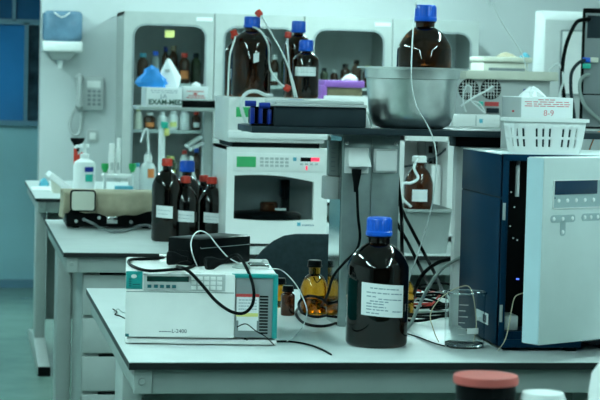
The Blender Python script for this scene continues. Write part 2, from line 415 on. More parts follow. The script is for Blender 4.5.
p0, p1 = at(373, 172.5, 4.95), at(397, 149, 4.95); sock(p0.x, p1.x, p0.z, p1.z, False)
zs0, zs1 = at(334, 176, 5).z, at(334, 141, 5).z
r = MB().box(cx0-.026, cx0-.001, 5.0, 5.03, zs0, zs1, .002).build('slotted_strip', 'steel_paint', t)
s = MB()
for i in range(6): z = zs0+.012+i*(zs1-zs0-.02)/6; s.box(cx0-.020, cx0-.009, 4.999, 5.0, z, z+.0022)
s.build('slot', 'midgrey', r)
zb0, zb1 = at(334, 199, 5).z, at(334, 175, 5).z
MB().box(cx0-.038, cx0-.001, 4.985, 5.03, zb0, zb1-.003, .003).build('junction_box', 'grey', t)
pa, pb = at(455, 143, 4.93), at(482, 136, 4.93)
MB().box(pa.x, pb.x+.2, 4.92, 4.99, SH-.042, SH-.016, .002).build('power_strip', 'black', t)

# black mains plug and its cable from the open socket
t = thing('power_cable', 'black mains cable plugged into the open socket on the metal column', 'cable', at(357, 172, 4.92))
pw = at(356.5, 174, 4.925)
MB().tube([pw+Vector((0, 0, .012)), pw, pw+Vector((0, 0, -.022)), pw+Vector((0, .004, -.045))], [.013, .012, .008, .005], 14).build('plug', 'black_m', t)
P = [at(357, 188, 4.925), at(358, 215, 4.93), at(360, 237, 4.935), at(356, 251, 4.935), at(345, 262, 4.93), at(333, 277, 4.94), at(327, 296, 4.97), onz(318, 308, .91), onz(306, 304, .905), onz(296, 312, .905), onz(304, 323, .905), onz(325, 326, .905), onz(343, 319, .905), onz(336, 313, .905), onz(318, 317, .908), onz(303, 313, .912), at(299, 303, 5.0), at(308, 296, 5.0), at(322, 299, 4.98), onz(332, 309, .905)]
S = spline(P, 10)
for p in S: p.z = max(p.z, .9038)
MB().tube(S, .0036, 8).build('cord', 'black_m', t)

# ------------------------------------------------------------------ bottles
def bottle(label, loc, r, h, cap='blue', glass='amber', sh0=.61, sh1=.80, caph=.15, capr=.42, neckr=.34, group=None, labels=(), name='reagent_bottle', cat='bottle', liquid=None, lname='label', ridges=True):
    x, y, z = loc
    t = thing(name, label, cat, loc, 0, group)
    zc = h*(1-caph)
    R = r*neckr
    a, b = h*sh0, h*sh1
    prof = [(0, .006*h), (r*.80, .004*h), (r*.88, 0), (r*.96, .012*h), (r, .035*h), (r, a)]
    for u in (.12, .25, .4, .55, .7, .85, 1):
        q = math.cos(u*PI/2)
        prof.append((R+(r-R)*(.55*q+.45*(1-u)), a+(b-a)*(.5*math.sin(u*PI/2)+.5*u)))
    prof += [(R, zc-.012*h), (R*1.12, zc-.008*h), (R*1.12, zc), (R*.8, zc+.005), (0, zc+.005)]
    body = MB().lathe(prof, loc, 48)
    ob = body.build('body', glass, t, angle=50)
    cr = r*capr; m = MB(); ch = h*caph
    m.lathe([(R*.7, 0), (cr*.97, 0), (cr*1.05, .06*ch), (cr*1.05, .24*ch), (cr*.98, .28*ch), (cr*.96, .9*ch), (cr*.86, ch), (0, ch)], (x, y, z+zc), 40)
    if ridges:
        for i in range(24):
            q = 2*PI*i/24
            m.tube([(x+cr*.965*math.cos(q), y+cr*.965*math.sin(q), z+zc+.3*ch), (x+cr*.955*math.cos(q), y+cr*.955*math.sin(q), z+zc+.88*ch)], cr*.045, 5)
    m.build('cap', cap, t)
    for (d0, d1, z0, z1, tilt, mt, lines) in labels:
        lb = MB().patch(r+.0004, z0, z1, d0, d1, loc, tilt=tilt).build(lname, mt, t)
        if lines:
            pm = MB(); RR = random.Random(3)
            for (zf, u0, u1) in lines:
                u = u0
                while u < u1:
                    w = min(RR.uniform(.04, .13), u1-u); zz = z0+(z1-z0)*zf
                    um = u+w/2-.5
                    pm.patch(r+.0011, zz, zz+(z1-z0)*.035, d0+(d1-d0)*u, d0+(d1-d0)*(u+w), (x, y, z+tilt*um), th=.0002, tilt=tilt*w, n=3)
                    u += w+RR.uniform(.012, .03)
            pm.build('print', 'ink_g', lb)
    return t
def base_pt(px, py, z, r):
    p = onz(px, py, z); d = Vector((p.x, p.y, 0)).normalized(); q = p+d*r*.9; q.z = z; return q
def hgt(px, py, p): return at(px, py, p.y).z-p.z
Z1 = .9
# the big front bottle
pc = base_pt(376, 348.5, Z1, .07); rr = 31*dep(pc)
hh = hgt(378.5, 217, pc)
z0, z1 = at(382, 317, pc.y-rr).z-Z1, at(382, 284.5, pc.y-rr).z-Z1
bottle('big blue capped amber bottle with a white text label, front of the front bench', pc, rr, hh, 'blue', 'amber_x', .615, .80, .148, .41, .36,
       labels=[(-132, -48, z0, z1, -.008, 'paper', [(.84, .2, .85), (.70, .12, .62), (.70, .66, .95), (.58, .12, .35), (.52, .38, .95), (.44, .2, .6), (.36, .12, .5), (.27, .12, .55), (.18, .12, .6), (.16, .7, .95), (.07, .12, .4)])])
# honey amber bottle and the small ones behind the detector
pc = base_pt(313.5, 315.5, Z1, .032); rr = 13.8*dep(pc)
hb = hgt(313, 260, pc)
t = bottle('honey coloured amber bottle with black cap, half full, beside the metal column', pc, rr, hb, 'black', 'amber_y', .50, .74, .13, .52, .42, ridges=False)
MB().lathe([(0, .010), (rr*.86, .008), (rr*.93, .014), (rr*.93, hb*.33), (0, hb*.33)], pc, 32).build('liquid', 'honey', t)
pc = base_pt(287.5, 316, Z1, .016); rr = 7*dep(pc)
bottle('small dark brown vial with black cap, in front of its twin beside the detector', pc, rr, hgt(287.5, 285.5, pc), 'black', 'brown', .66, .76, .2, .82, .6, ridges=False, name='reagent_vial', cat='vial')
pc = base_pt(285, 309, Z1, .016)
bottle('small brown vial with black cap, half hidden behind its twin beside the detector', (pc.x-.01, pc.y+.03, Z1), 7*dep(pc), hgt(284, 279, pc), 'black', 'amber_y', .66, .76, .2, .82, .6, ridges=False, name='reagent_vial', cat='vial')
q = at(399, 305, 5.22); bottle('amber bottle peeping out behind the right side of the big front bottle', (q.x, 5.22, Z1), .040, .13, 'black', 'amber_y', .55, .75, .13, .5, .42, ridges=False)
q = at(480, 300, 5.15); bottle('dark amber bottle mostly hidden behind the navy instrument', (q.x-.005, 5.10-.03, Z1), .055, .235, 'blue', 'amber_x')
# bottle standing in the steel bowl
YB = 5.015
q = at(422.5, 121, YB); zq = SH+.004
bottle('blue capped amber bottle standing inside the steel bowl', (q.x, YB, zq), 27.5*dep(q), hgt(423, 5, Vector((q.x, YB, zq))), 'blue', 'amber', .63, .82, .135, .40, .34)
# four bottles on top of the autosampler
HT = 1.451
def top_bottle(label, px, wpx, ytop, Y, cap, **k):
    q = at(px, 95, Y); q.z = HT
    return bottle(label, (q.x, Y, HT), wpx/2*dep(q), hgt(px+1, ytop, q), cap, group='amber bottles on top of the autosampler', **k)
q = at(250, 58, 7.48)
top_bottle('largest blue capped amber bottle on the autosampler, a white sticker on its shoulder', 250.5, 39.5, 16.5, 7.48, 'blue', sh0=.66, sh1=.82, caph=.14, capr=.41, labels=[(-92, -76, q.z-HT-.016, q.z-HT+.018, .006, 'paper', [])], lname='sticker')
top_bottle('amber bottle half hidden on the left behind the largest bottle on the autosampler', 234, 20, 34, 7.64, 'red', sh0=.7, sh1=.86, caph=.08, capr=.45, labels=[(-120, -62, .065, .105, 0, 'paper', [])])
top_bottle('tall blue capped amber bottle at the back right on the autosampler', 297, 28, 21, 7.64, 'blue', sh0=.68, sh1=.82, caph=.15, capr=.5)
q1, q2 = at(304, 76, 7.44), at(304, 67, 7.44)
top_bottle('small blue capped amber bottle with a white label band, front right on the autosampler', 305, 26.5, 40, 7.43, 'blue', sh0=.66, sh1=.79, caph=.19, capr=.53, labels=[(-150, -50, q1.z-HT, q2.z-HT, 0, 'paper', [(.4, .1, .9)])])
# five bottles on the second bench
def bench_bottle(label, px, py, wpx, ytop, cap, lab=None, a=(-128, -62), Yadd=0, **k):
    r0 = wpx/2*.00378
    q = base_pt(px, py, Z1, r0); q.y += Yadd; q = Vector((at(px, py-20, q.y).x, q.y, Z1))
    L = []
    if lab:
        zb, zt = at(px, lab[1], q.y-r0).z-Z1, at(px, lab[0], q.y-r0).z-Z1
        L = [(a[0], a[1], zb, zt, -.004, 'paper', [(.6, .12, .88), (.3, .12, .7)])]
    return bottle(label, q, r0, hgt(px+2, ytop, q), cap, labels=L, glass='amber_x', group='dark bottles on the second bench', **k)
kw = dict(sh0=.67, sh1=.86, caph=.088, capr=.36, neckr=.30)
bench_bottle('tallest red capped dark bottle, leftmost of the five on the second bench', 166, 242, 29.5, 158.5, 'red', (206, 218), a=(-137, -70), **kw)
bench_bottle('dark bottle with a blue cap standing behind the red capped ones', 186, 241, 27, 160.5, 'blue', sh0=.64, sh1=.80, caph=.145, capr=.56, neckr=.38, Yadd=.125)
kw = dict(sh0=.61, sh1=.84, caph=.105, capr=.38, neckr=.32)
bench_bottle('red capped dark bottle in the middle front of the five, label on its belly', 185, 242, 25.5, 176, 'red', (211, 222), a=(-138, -52), **kw)
bench_bottle('red capped dark bottle standing beside the autosampler, front right of the five', 211, 241.5, 27, 177, 'red', (213, 223), a=(-130, -52), **kw)
bench_bottle('red capped dark bottle almost hidden at the back right of the five', 203, 240, 25, 175, 'red', Yadd=.115, **kw)

# ------------------------------------------------------------------ fluorescence detector on the front bench
pl, pr = onz(124.6, 344.5, Z1), onz(276.6, 346.5, Z1)
DA = math.atan2(pr.y-pl.y, pr.x-pl.x); DW = (pr-pl).length
t = thing('detector', 'white and teal bench detector with a display, left end of the front bench', 'lab instrument', (pl.x, pl.y, Z1), DA)
WD = WM[t.name]
sx = DW/152.0
def dx(px): return (px-126)*sx
def dz(py): return (344.5-py)*.00236+.002
DH = .172
def L(mb, name, m, par=t): return mb.build(name, m, par, local=True)
L(MB().box(.002, DW-.002, .012, .35, .018, DH-.006, .003), 'chassis', 'grey')
L(MB().box(0, DW, .002, .355, .003, .0145, .003), 'base_plate', 'white')
ft = MB()
for x in (.03, DW-.03):
    for y in (.04, .31): ft.cyl((x, y, 0), (x, y, .004), .012)
L(ft, 'foot', 'black_m')
L(MB().box(0, dx(235), -.006, .03, .0185, DH-.004, .004), 'front_cover', 'white')
L(MB().box(-.001, DW-.006, .004, .352, DH-.008, DH, .003), 'top_cover', 'white')
pn = L(MB().box(dx(235)+.001, DW-.004, .0, .014, .02, DH-.012, .001), 'side_panel', 'midgrey')
L(MB().box(dx(231), DW, -.004, .014, DH-.013, DH-.003, .003).box(DW-.012, DW, -.004, .35, .018, DH-.006, .003), 'teal_trim', 'teal')
w = L(MB().box(dx(237), dx(259), -.0012, .0, dz(320), dz(294), 0), 'warning_label', 'paper', pn)
L(MB().box(dx(236), dx(259.5), -.0018, -.0008, dz(296.5), dz(293.5)), 'label_header', 'red_ink', w)
L(MB().box(dx(236.5), dx(258.5), -.0018, -.0008, dz(316), dz(312.5)), 'label_stripe', 'yellow', w)
pm = MB(); print_lines(pm, dx(238), dx(258), -.0013, [(dz(y), .05, .95) for y in (300, 303, 306, 309)], .002, seed=5); L(pm, 'print', 'ink_g', w)
L(MB().box(dx(239), dx(257.5), -.0012, 0, dz(330), dz(319)), 'data_label', 'paper', pn)
v = MB()
for i in range(13): z = dz(333)+i*(dz(295)-dz(333))/12.6; v.box(dx(260), dx(268.5), -.0008, .0, z, z+.0037)
L(v, 'vent', 'black_m', pn)
v = MB()
for x in (249, 256): v.box(dx(x), dx(x+5), -.0008, 0, dz(335), dz(331))
b = L(MB().box(.0005, dx(142.5), -.008, -.005, dz(290), dz(272.5), .001), 'badge', 'teal')
m = MB(); 
m.lathe([(0, .0006), (.0062, .0004), (.0066, 0)], T=Matrix.Translation((dx(134), -.008, dz(277.5))) @ FRONT @ Matrix.Diagonal((1, .72, 1, 1)), seg=24)
L(m, 'emblem', 'white_b', b)
m = MB(); 
for i in range(4): m.box(dx(129), dx(131.5), -.0086, -.0078, dz(287.5-i*2.2), dz(286.3-i*2.2))
m.box(dx(133), dx(140), -.0086, -.0078, dz(286), dz(285)).box(dx(133), dx(140), -.0086, -.0078, dz(288.3), dz(287.7))
L(m, 'print', 'teal_d', b)
p = L(MB().box(dx(144), dx(225), -.009, -.005, dz(291), dz(274.5), .001), 'control_panel', 'grey')
L(MB().box(dx(147), dx(188.5), -.0098, -.0085, dz(282.3), dz(277), .0004), 'display', 'lcd_dark', p)
for i, x in enumerate((149.5, 156, 162, 168, 174)):
    L(MB().box(dx(x-2), dx(x+2), -.0102, -.0088, dz(288.6), dz(285.4), .0006), 'button', 'teal_d', p)
for r_ in range(3):
    for c_ in range(5):
        x = 191+c_*6.4; L(MB().box(dx(x), dx(x+5), -.0102, -.0088, dz(280.2+r_*4.7), dz(276.6+r_*4.7), .0005), 'key', 'white', p)
L(MB().box(.002, dx(234), -.0064, -.0058, dz(293), dz(292.3)), 'groove', 'midgrey')
m = MB().text('L-2400', .0125, Matrix.Translation((dx(180), -.0062, dz(331.2))) @ FRONT, .0003)
print_lines(m, dx(160), dx(172), -.006, [(dz(332), .0, 1)], .0018, seed=2); L(m, 'lettering', 'ink')
L(MB().box(.001, dx(130), -.0072, -.005, dz(337), dz(334.3)), 'corner_light', 'teal_d')
DT = Z1+DH                                     # top of the detector
# power brick, turned 45 degrees
pn0 = onz(199, 267, DT)
t = thing('power_adapter', 'black power brick lying on top of the white detector', 'power adapter', (pn0.x, pn0.y, DT), PI/4)
MB().box(0, .205, 0, .098, 0, .066, .006).build('case', 'black', t, local=True)
MB().box(-.001, .0, .03, .07, .012, .036).build('inlet', 'black_m', t, local=True)
MB().box(.004, .0052, -.0006, .1, .045, .047).box(.005, .2, -.0008, -.0, .043, .0445).build('seam', 'midgrey', t, local=True)  # seams in lighter grey, their highlight painted in
# two mains plugs with their cables
def plug_cable(label, P, pins, pl, d, r=.0038):
    t = thing('power_cable', label, 'cable', pl)
    d = Vector(d).normalized(); pl = Vector(pl)
    MB().tube([pl-d*.004, pl, pl+d*.014, pl+d*.03, pl+d*.045], [.015, .017, .0155, .008, .005], 12).build('plug', 'black_m', t)
    if pins:
        s = Vector((d.y, -d.x, 0)); pm = MB()
        for q in (-.007, .007): pm.tube([pl+s*q*.3+Vector((0, 0, q)), pl+s*q*.3+Vector((0, 0, q))-d*.022], .0030, 8)
        pm.build('pin', 'steel', t)
    S = spline([pl+d*.04]+P, 10)
    MB().tube(S, r, 8).build('cord', 'black_m', t)
Yf = lambda px: pl.y-.016-(px-126)*sx*.09
zt = DT+.0045
P = [onz(195, 264, zt), onz(186, 268.5, zt), onz(172, 269.5, zt), onz(160, 270.5, zt), onz(149, 270.8, zt), onz(138, 268.5, zt), onz(130, 264.5, zt), onz(128.8, 261, zt), onz(134, 259.2, zt), onz(148, 258.8, zt), onz(158, 258.5, zt), onz(164, 257, zt)]
plug_cable('black mains cable looped on the left of the detector top, silver pins showing', P, True, Vector((at(169, 252, pn0.y-.004).x, pn0.y-.004, DT+.021)), (1, -.25, 0))
P = [at(237, 255, 4.66), at(247, 269, 4.60), at(253.5, 288, 4.562), at(252.5, 304, 4.558), at(244, 313, 4.558), at(231, 311.5, 4.558), at(216, 301, 4.565), at(203, 286, 4.572), at(192, 274, 4.58), onz(184, 268.3, zt+.008), onz(177, 266.6, zt+.006)]
plug_cable('black cable hanging in a wide loop down the front of the detector', P, False, at(207, 264, 4.655), (.8, .1, .12))
cable('signal_wire', 'thin white wire arching over the power brick on the detector', 'wire', [onz(197, 266, DT+.002), at(192.5, 254, 4.66), at(191, 243, 4.68), at(194.5, 234, 4.7), at(201, 231, 4.72), at(209, 235, 4.73), at(217, 245, 4.73), at(228, 257, 4.75), onz(240, 263.5, DT+.002), onz(252, 265, DT+.002)], .0015, 'tube', zmin=DT)
cp = onz(250, 266, DT+.004)
S = [cp+Vector((.042*math.cos(a), .028*math.sin(a)-0.01, .0035*math.sin(a*1.3))) for a in [i*2*PI/24 for i in range(50)]]
cable('grey_wire', 'grey wire coiled on the right of the detector top', 'wire', S, .0028, 'cable_g', zmin=DT, n=3)
q = onz(262, 270, DT)
t = thing('metal_clip', 'silver metal bracket beside the coiled wire on the detector', 'bracket', (q.x, q.y, DT))
MB().box(q.x-.028, q.x+.020, q.y+.012, q.y+.05, DT, DT+.014, .004).build('plate', 'chrome', t)
MB().hull([(q.x+.004, q.y+.014, DT+.014), (q.x+.019, q.y+.014, DT+.014), (q.x+.004, q.y+.048, DT+.014), (q.x+.019, q.y+.048, DT+.014), (q.x+.008, q.y+.018, DT+.022), (q.x+.016, q.y+.018, DT+.022), (q.x+.008, q.y+.044, DT+.022), (q.x+.016, q.y+.044, DT+.022)], .001).build('clasp', 'grey', t)
# loose leads on the bench
cable('power_cable', 'thin black cable running from under the detector across the bench top', 'cable', [onz(244, 338, Z1+.02)+Vector((0, -.014, 0)), onz(254, 341, Z1+.004), onz(270, 341.5, Z1+.003), onz(290, 341.5, Z1+.003), onz(308, 344.5, Z1+.003), onz(322, 349.5, Z1+.003), onz(331, 354.5, Z1+.003)], .0024, 'black_m', zmin=Z1)
cable('loose_wire', 'short bent black wire lying on the bench left of the detector', 'wire', [onz(113, 309, Z1+.002), onz(117, 312, Z1+.004), onz(115, 314.5, Z1+.006), onz(120, 316, Z1+.004), onz(125, 318.5, Z1+.002)], .0016, 'black_m', zmin=Z1)
cable('loose_wire', 'tiny pale bent wire end beside the black one left of the detector', 'wire', [onz(114, 312, Z1+.002), onz(118, 309, Z1+.006), onz(122, 312, Z1+.004), onz(126, 313, Z1+.002)], .0012, 'cable_g', zmin=Z1)
cable('plastic_tube', 'thin clear tube arching from the detector back down to the bench', 'tubing', [onz(268, 269, DT+.006), at(281, 270, 4.8), at(294, 282, 4.8), at(303, 298, 4.8), at(307, 312, 4.78), at(303, 326, 4.7), onz(295, 336, Z1+.002), onz(287, 341, Z1+.006)], .0013, 'tube', zmin=Z1)
cable('sensor_lead', 'thin black lead hanging across the labels on the detector side', 'wire', [at(237, 327, 4.573), at(246, 324, 4.565), at(256, 331, 4.562), at(266, 337, 4.555), onz(274, 345, Z1+.003)], .0013, 'black_m', zmin=Z1)

# ------------------------------------------------------------------ beaker
pc = base_pt(464, 349, Z1, .045); rb = 20*dep(pc); hb = hgt(464, 291, pc)-.002
t = thing('beaker', 'clear glass beaker with white graduations, in front of the navy instrument', 'beaker', pc)
prof = [(0, .0), (rb*.9, 0), (rb*.97, .004), (rb, .012), (rb, hb-.008), (rb*1.07, hb-.001), (rb*1.07, hb), (rb*1.0, hb-.003), (rb-.0022, hb-.010), (rb-.0022, .014), (rb*.92, .0055), (0, .004)]
MB().lathe(prof[2:-3], pc, 48).build('body', 'beaker', t, angle=50)
MB().tube([pc+Vector((rb*1.045*math.cos(i*2*PI/48), rb*1.045*math.sin(i*2*PI/48), hb-.001)) for i in range(48)], .0022, 8, closed=True).build('rim', 'glass', t)
MB().lathe([(0, .0), (rb*.9, 0), (rb*.975, .004), (rb*.985, .010), (rb*.93, .0085), (0, .007)], pc, 48).build('base', 'glass', t)
g = MB(); 
for i in range(7): g.patch(rb+.0003, .02+i*.014, .0212+i*.014, -122, -122+(18 if i % 2 else 26), pc, th=.0003, n=4)
g.patch(rb+.0003, .036, .050, -98, -62, pc, th=.0003, n=6)
for a in (-70, -64, -58): g.patch(rb+.0003, .068, .076, a, a+3.5, pc, th=.0003, n=3)
g.build('graduation', 'white_b', t)
cable('plastic_tube', 'thin beige tube looping out over the rim of the glass beaker', 'tubing', [pc+Vector((.02, -.01, .012)), pc+Vector((.028, .0, .06)), pc+Vector((.012, -.004, hb+.006)), pc+Vector((-.02, -.012, hb+.012)), at(441, 298, pc.y-.02), at(430.5, 314, pc.y-.02), at(434, 331, pc.y-.02), onz(447, 342, Z1+.002)+Vector((-.02, 0, 0))], .0012, 'tube_b', zmin=Z1)

# ------------------------------------------------------------------ navy liquid chromatograph with its silver door ajar
X0, X1, Y0, Y1, ZT = 1.250, 1.655, 4.505, 4.89, 1.362
t = thing('chromatograph', 'tall navy blue instrument with silver keypad door standing ajar', 'lab instrument', (X0, Y0, Z1))
zb = .925
zg0, zg1 = at(462, 188.2, Y1).z-.003, at(462, 188.2, Y1).z+.0
MB().box(X0, X0+.012, Y0+.004, Y1, zb-.012, zg0, .001).build('lower_side_panel', 'lc_blue', t)
MB().box(X0, X0+.012, Y0+.004, Y1, zg0+.0035, ZT-.002, .001).build('upper_side_panel', 'lc_blue', t)
MB().box(X0+.003, X0+.006, Y0+.004, Y1, zg0-.001, zg0+.0045).build('side_seam', 'black', t)
MB().box(X1-.012, X1, Y0+.004, Y1, zb, ZT-.002, .001).build('right_side_panel', 'lc_blue', t)
MB().box(X0+.012, X1-.012, Y1-.012, Y1, zb, ZT-.002).build('back_panel', 'lc_blue', t)
MB().box(X0-.001, X1, Y0+.02, Y1, ZT-.003, ZT, .001).build('top_panel', 'lc_front', t)
MB().box(X0, X1, Y0, Y0+.022, ZT-.016, ZT-.001, .001).box(X0, X0+.014, Y0, Y0+.02, zb-.012, ZT-.012, .001).box(X1-.03, X1, Y0, Y0+.02, zb, ZT-.012).build('front_frame', 'lc_blue', t)
MB().box(X0+.012, X1-.012, Y0+.01, Y1-.012, zb, zb+.02).build('floor_tray', 'lc_blue', t)
MB().box(X0+.006, 1.452, Y0-.002, Y1-.01, .908, zb+.002, .002).build('base_plinth', 'lc_blue', t)
for x, y in ((X0+.03, Y0+.03), (1.428, Y0-.0), (X0+.03, Y1-.04), (1.425, Y1-.04)): MB().box(x-.012, x+.012, y, y+.028, Z1, .909).build('foot', 'black_m', t)
MB().box(X0+.012, X1-.02, Y0+.10, Y0+.115, zb+.02, ZT-.016).build('inner_panel', 'black', t)
MB().box(X0+.016, X0+.055, Y0+.03, Y0+.098, zb+.02, zb+.055, .003).build('drip_block', 'white', t)
MB().cyl((X0+.04, Y0+.02, ZT-.10), (X0+.04, Y0+.02, ZT-.03), .005).cyl((X0+.04, Y0+.02, ZT-.03), (X0+.05, Y0+.05, ZT-.02), .004).build('valve_stem', 'grey', t)
m = MB()
for px, py in ((511, 192), (514, 207), (510, 226), (517, 240), (513, 238)): q = at(px, py, Y0+.098); m.box(q.x-.0018, q.x+.0018, Y0+.096, Y0+.1, q.z-.0018, q.z+.0018)
m.build('screw', 'chrome', t)
q = at(523.5, 281, Y0+.05); MB().box(q.x-.004, q.x+.001, Y0+.09, Y0+.1, q.z-.0015, q.z+.0015).build('indicator_light', 'led_blue', t)
for (y0, y1) in ((203, 220), (305, 322)):
    a, b = at(505, y1, Y0), at(505, y0, Y0); MB().box(X0+.001, X0+.0075, Y0-.002, Y0+.001, a.z, b.z).build('magnet_strip', 'steel_pale', t)
a, b = at(478, 321, 4.72), at(489, 311, 4.60)
st = MB().box(X0-.001, X0, 4.60, 4.71, at(480, 322, 4.66).z, at(480, 311, 4.66).z).build('sticker', 'paper', t)
MB().box(X0-.0016, X0-.0008, 4.615, 4.645, at(480, 320.5, 4.66).z, at(480, 313, 4.66).z).build('sticker_mark', 'ink', st)
# the door
DAn = math.radians(31)
dc = at(539, 345.6, 4.27); dzb, dzt = dc.z, at(540, 157.5, 4.28).z
Md = Matrix.Translation((dc.x, 4.27, 0)) @ Matrix.Rotation(DAn, 4, 'Z')
DLn, DTh = .40, .052
dr = MB().box(0, DLn, 0, DTh, dzb, dzt, .003, T=Md).build('door', 'lc_front', t)
MB().box(-.0015, .001, .003, DTh-.001, dzb+.002, dzt-.002, T=Md).build('door_edge', 'lc_side', dr)
MB().box(DLn-.04, DLn-.01, DTh, DTh+.05, dzb+.03, dzb+.07, T=Md).box(DLn-.04, DLn-.01, DTh, DTh+.05, dzt-.08, dzt-.04, T=Md).build('hinge', 'black_m', dr)
Mi = Md.inverted()
def dpt(px, py):                              # where a sight line meets the door front
    n = Md.to_3x3() @ Vector((0, -1, 0)); o = Md.translation; d_ = ray(px, py); s_ = (o-EYE).dot(n)/d_.dot(n); return Mi @ (EYE+d_*s_)
a, b = dpt(552.5, 209), dpt(601, 179); a2_, b2_ = dpt(554.5, 194.8), dpt(597, 180.5)
xr = b.x+.012
MB().ring(rrect(a.x, xr, a.z, b.z, .004), rrect(a.x+.002, xr-.002, a.z+.002, b.z-.002, .003), -.0022, .001, T=Md).build('keypad_rim', 'white', dr)
MB().prism(rrect(a.x+.001, xr-.001, a.z+.001, b.z-.001, .003), -.0010, .001, T=Md).build('keypad_panel', 'recess', dr)
MB().box(a2_.x, b2_.x, -.0022, .0, (a2_.z), (dpt(555, 181).z), .0004, T=Md).build('display', 'lcd_blue', dr)
def dkey(px, py, r=.0048):
    q = dpt(px, py); MB().lathe([(0, .0022), (r*.6, .002), (r*.9, .0014), (r, 0), (0, 0)], T=Md @ Matrix.Translation((q.x, -.0008, q.z)) @ FRONT, seg=18).build('button', 'white_b', dr)
for i in range(5): dkey(558.5+i*8.7, 200.8-i*.25)
for g_ in (((553.5, 219), (562.5, 218.8), (572, 218.3)), ((584.5, 217.3), (590.5, 217.2), (597.5, 216.8))):
    A, B = dpt(*g_[0]), dpt(*g_[2]); zc = (A.z+B.z)/2
    m = MB().prism(rrect(A.x-.010, B.x+.010, zc-.0085, zc+.0085, .008), -.0012, .001, T=Md)
    if g_[0][0] < 560: 
        q = dpt(562.5, 232); m.prism(rrect(q.x-.0085, q.x+.0085, q.z-.009, zc, .008), -.0012, .001, T=Md)
    m.build('button_recess', 'recess', dr)
    for p in g_: dkey(*p)
dkey(562.5, 232)
q = dpt(554.5, 198); MB().box(q.x-.0014, q.x+.0014, -.0018, 0, q.z-.0014, q.z+.0014, T=Md).build('indicator_light', 'lcd_blue', dr)
cable('plastic_tube', 'thin beige tube hanging out of the open navy instrument onto the bench', 'tubing', [at(523, 293, 4.50), at(515, 297, 4.47), at(511.5, 310, 4.45), at(509, 325, 4.43), at(505, 340, 4.42), onz(498, 350.5, Z1+.002)], .0012, 'tube_b', zmin=Z1)

# white basket and the wipes box on top of the instrument
bx0, bx1 = at(509, 121, 4.56).x, at(590, 123, 4.56).x; cxb = (bx0+bx1)/2; W = (bx1-bx0)/2; D = .055
BZ = ZT; BH = .083; yb = 4.60
t = thing('plastic_basket', 'small white slotted plastic basket on top of the navy instrument', 'basket', (cxb, yb, BZ))
def ell(k, z, n=96):   # rounded rectangle outline growing with height, evenly stepped
    P = rrect(-W*k, W*k, -D*k, D*k, .03*k, 8); P.append(P[0])
    Ls = [0]
    for (xa_, ya_), (xb_, yb_) in zip(P, P[1:]): Ls.append(Ls[-1]+math.hypot(xb_-xa_, yb_-ya_))
    out = []; j_ = 0
    for i_ in range(n):
        d_ = Ls[-1]*i_/n
        while Ls[j_+1] < d_: j_ += 1
        f_ = (d_-Ls[j_])/max(1e-9, Ls[j_+1]-Ls[j_])
        out.append((cxb+P[j_][0]+(P[j_+1][0]-P[j_][0])*f_, yb+P[j_][1]+(P[j_+1][1]-P[j_][1])*f_, BZ+z))
    return out
bm = bmesh.new()
levels = [(.80, .0), (.83, .006), (.86, .016), (.89, .034), (.90, .040), (.93, .060), (.95, BH-.006)]
rows = [[bm.verts.new(p) for p in ell(k_, z_)] for k_, z_ in levels]
n = len(rows[0])
for li in range(len(rows)-1):
    for i in range(n):
        j = (i+1) % n
        if li in (2, 4) and i % 12 in (1, 4, 7): continue
        bm.faces.new((rows[li][i], rows[li][j], rows[li+1][j], rows[li+1][i]))
bm.faces.new(rows[0][::-1])
mbk = MB(); mbk.bm.free(); mbk.bm = bm
ob = mbk.build('wall', 'white_b', t); so = ob.modifiers.new('s', 'SOLIDIFY'); so.thickness = .0022
o_, i_ = ell(1.02, BH), ell(.945, BH)
m = MB(); b = bmesh.new()
A = [b.verts.new((x, y, z-.008)) for x, y, z in o_]; A2 = [b.verts.new((x, y, z)) for x, y, z in o_]; B2 = [b.verts.new((x, y, z)) for x, y, z in i_]; B1 = [b.verts.new((x, y, z-.008)) for x, y, z in i_]
for i in range(n):
    j = (i+1) % n
    for P_, Q_ in ((A, A2), (A2, B2), (B2, B1), (B1, A)): b.faces.new((P_[i], P_[j], Q_[j], Q_[i]))
bmesh.ops.recalc_face_normals(b, faces=b.faces[:]); m._merge(b); m.build('rim', 'white_b', t)
o = MB().box(cxb-W*.62, cxb+W*.60, yb-D*.45, yb+D*.5, BZ+.003, BZ+.058, .003).build('dark_filler', 'dark', loc=(cxb, yb, BZ+.003)); tag(o, 'dark pouch added inside the white slotted basket to darken its slots', 'filler')  # added block that makes the basket slots read dark
# wipes box
wx0, wx1 = at(521.5, 108, 4.68).x, at(573, 108, 4.68).x; wzt = at(545, 97.5, 4.68).z
t = thing('wipes_box', 'white box of wipes printed in red, standing behind the white basket', 'box', ((wx0+wx1)/2, 4.68, ZT))
bb = MB().box(wx0, wx1, 4.68, 4.86, ZT, wzt, .0012).build('carton', 'paper', t)
sd = MB().box(wx0-.0008, wx0, 4.684, 4.857, ZT+.002, wzt-.001).build('grey_side', 'grey', t)  # grey sheet over the carton's left face
m = MB(); w_ = wx1-wx0
for z_, a_, b_ in ((100.2, .32, .66), (102.4, .06, .95), (104.6, .10, .94), (106.6, .06, .92)):
    print_lines(m, wx0, wx1, 4.68, [(at(540, z_, 4.68).z, a_, b_)], .0022, seed=int(z_*10))
m.text('8-9', .020, ftext(wx0+w_*.53, 4.6797, at(545, 113.3, 4.68).z), .0003, .0)
m.build('print', 'pink_ink', bb)
MB().box(wx0-.0012, wx0-.0006, 4.74, 4.76, at(508, 112, 4.75).z, at(508, 110, 4.75).z).build('side_mark', 'red_ink', sd)
R = random.Random(4); pts = []
q = at(535, 97, 4.74)
m = MB(); b = bmesh.new(); NN = 14; rws = []
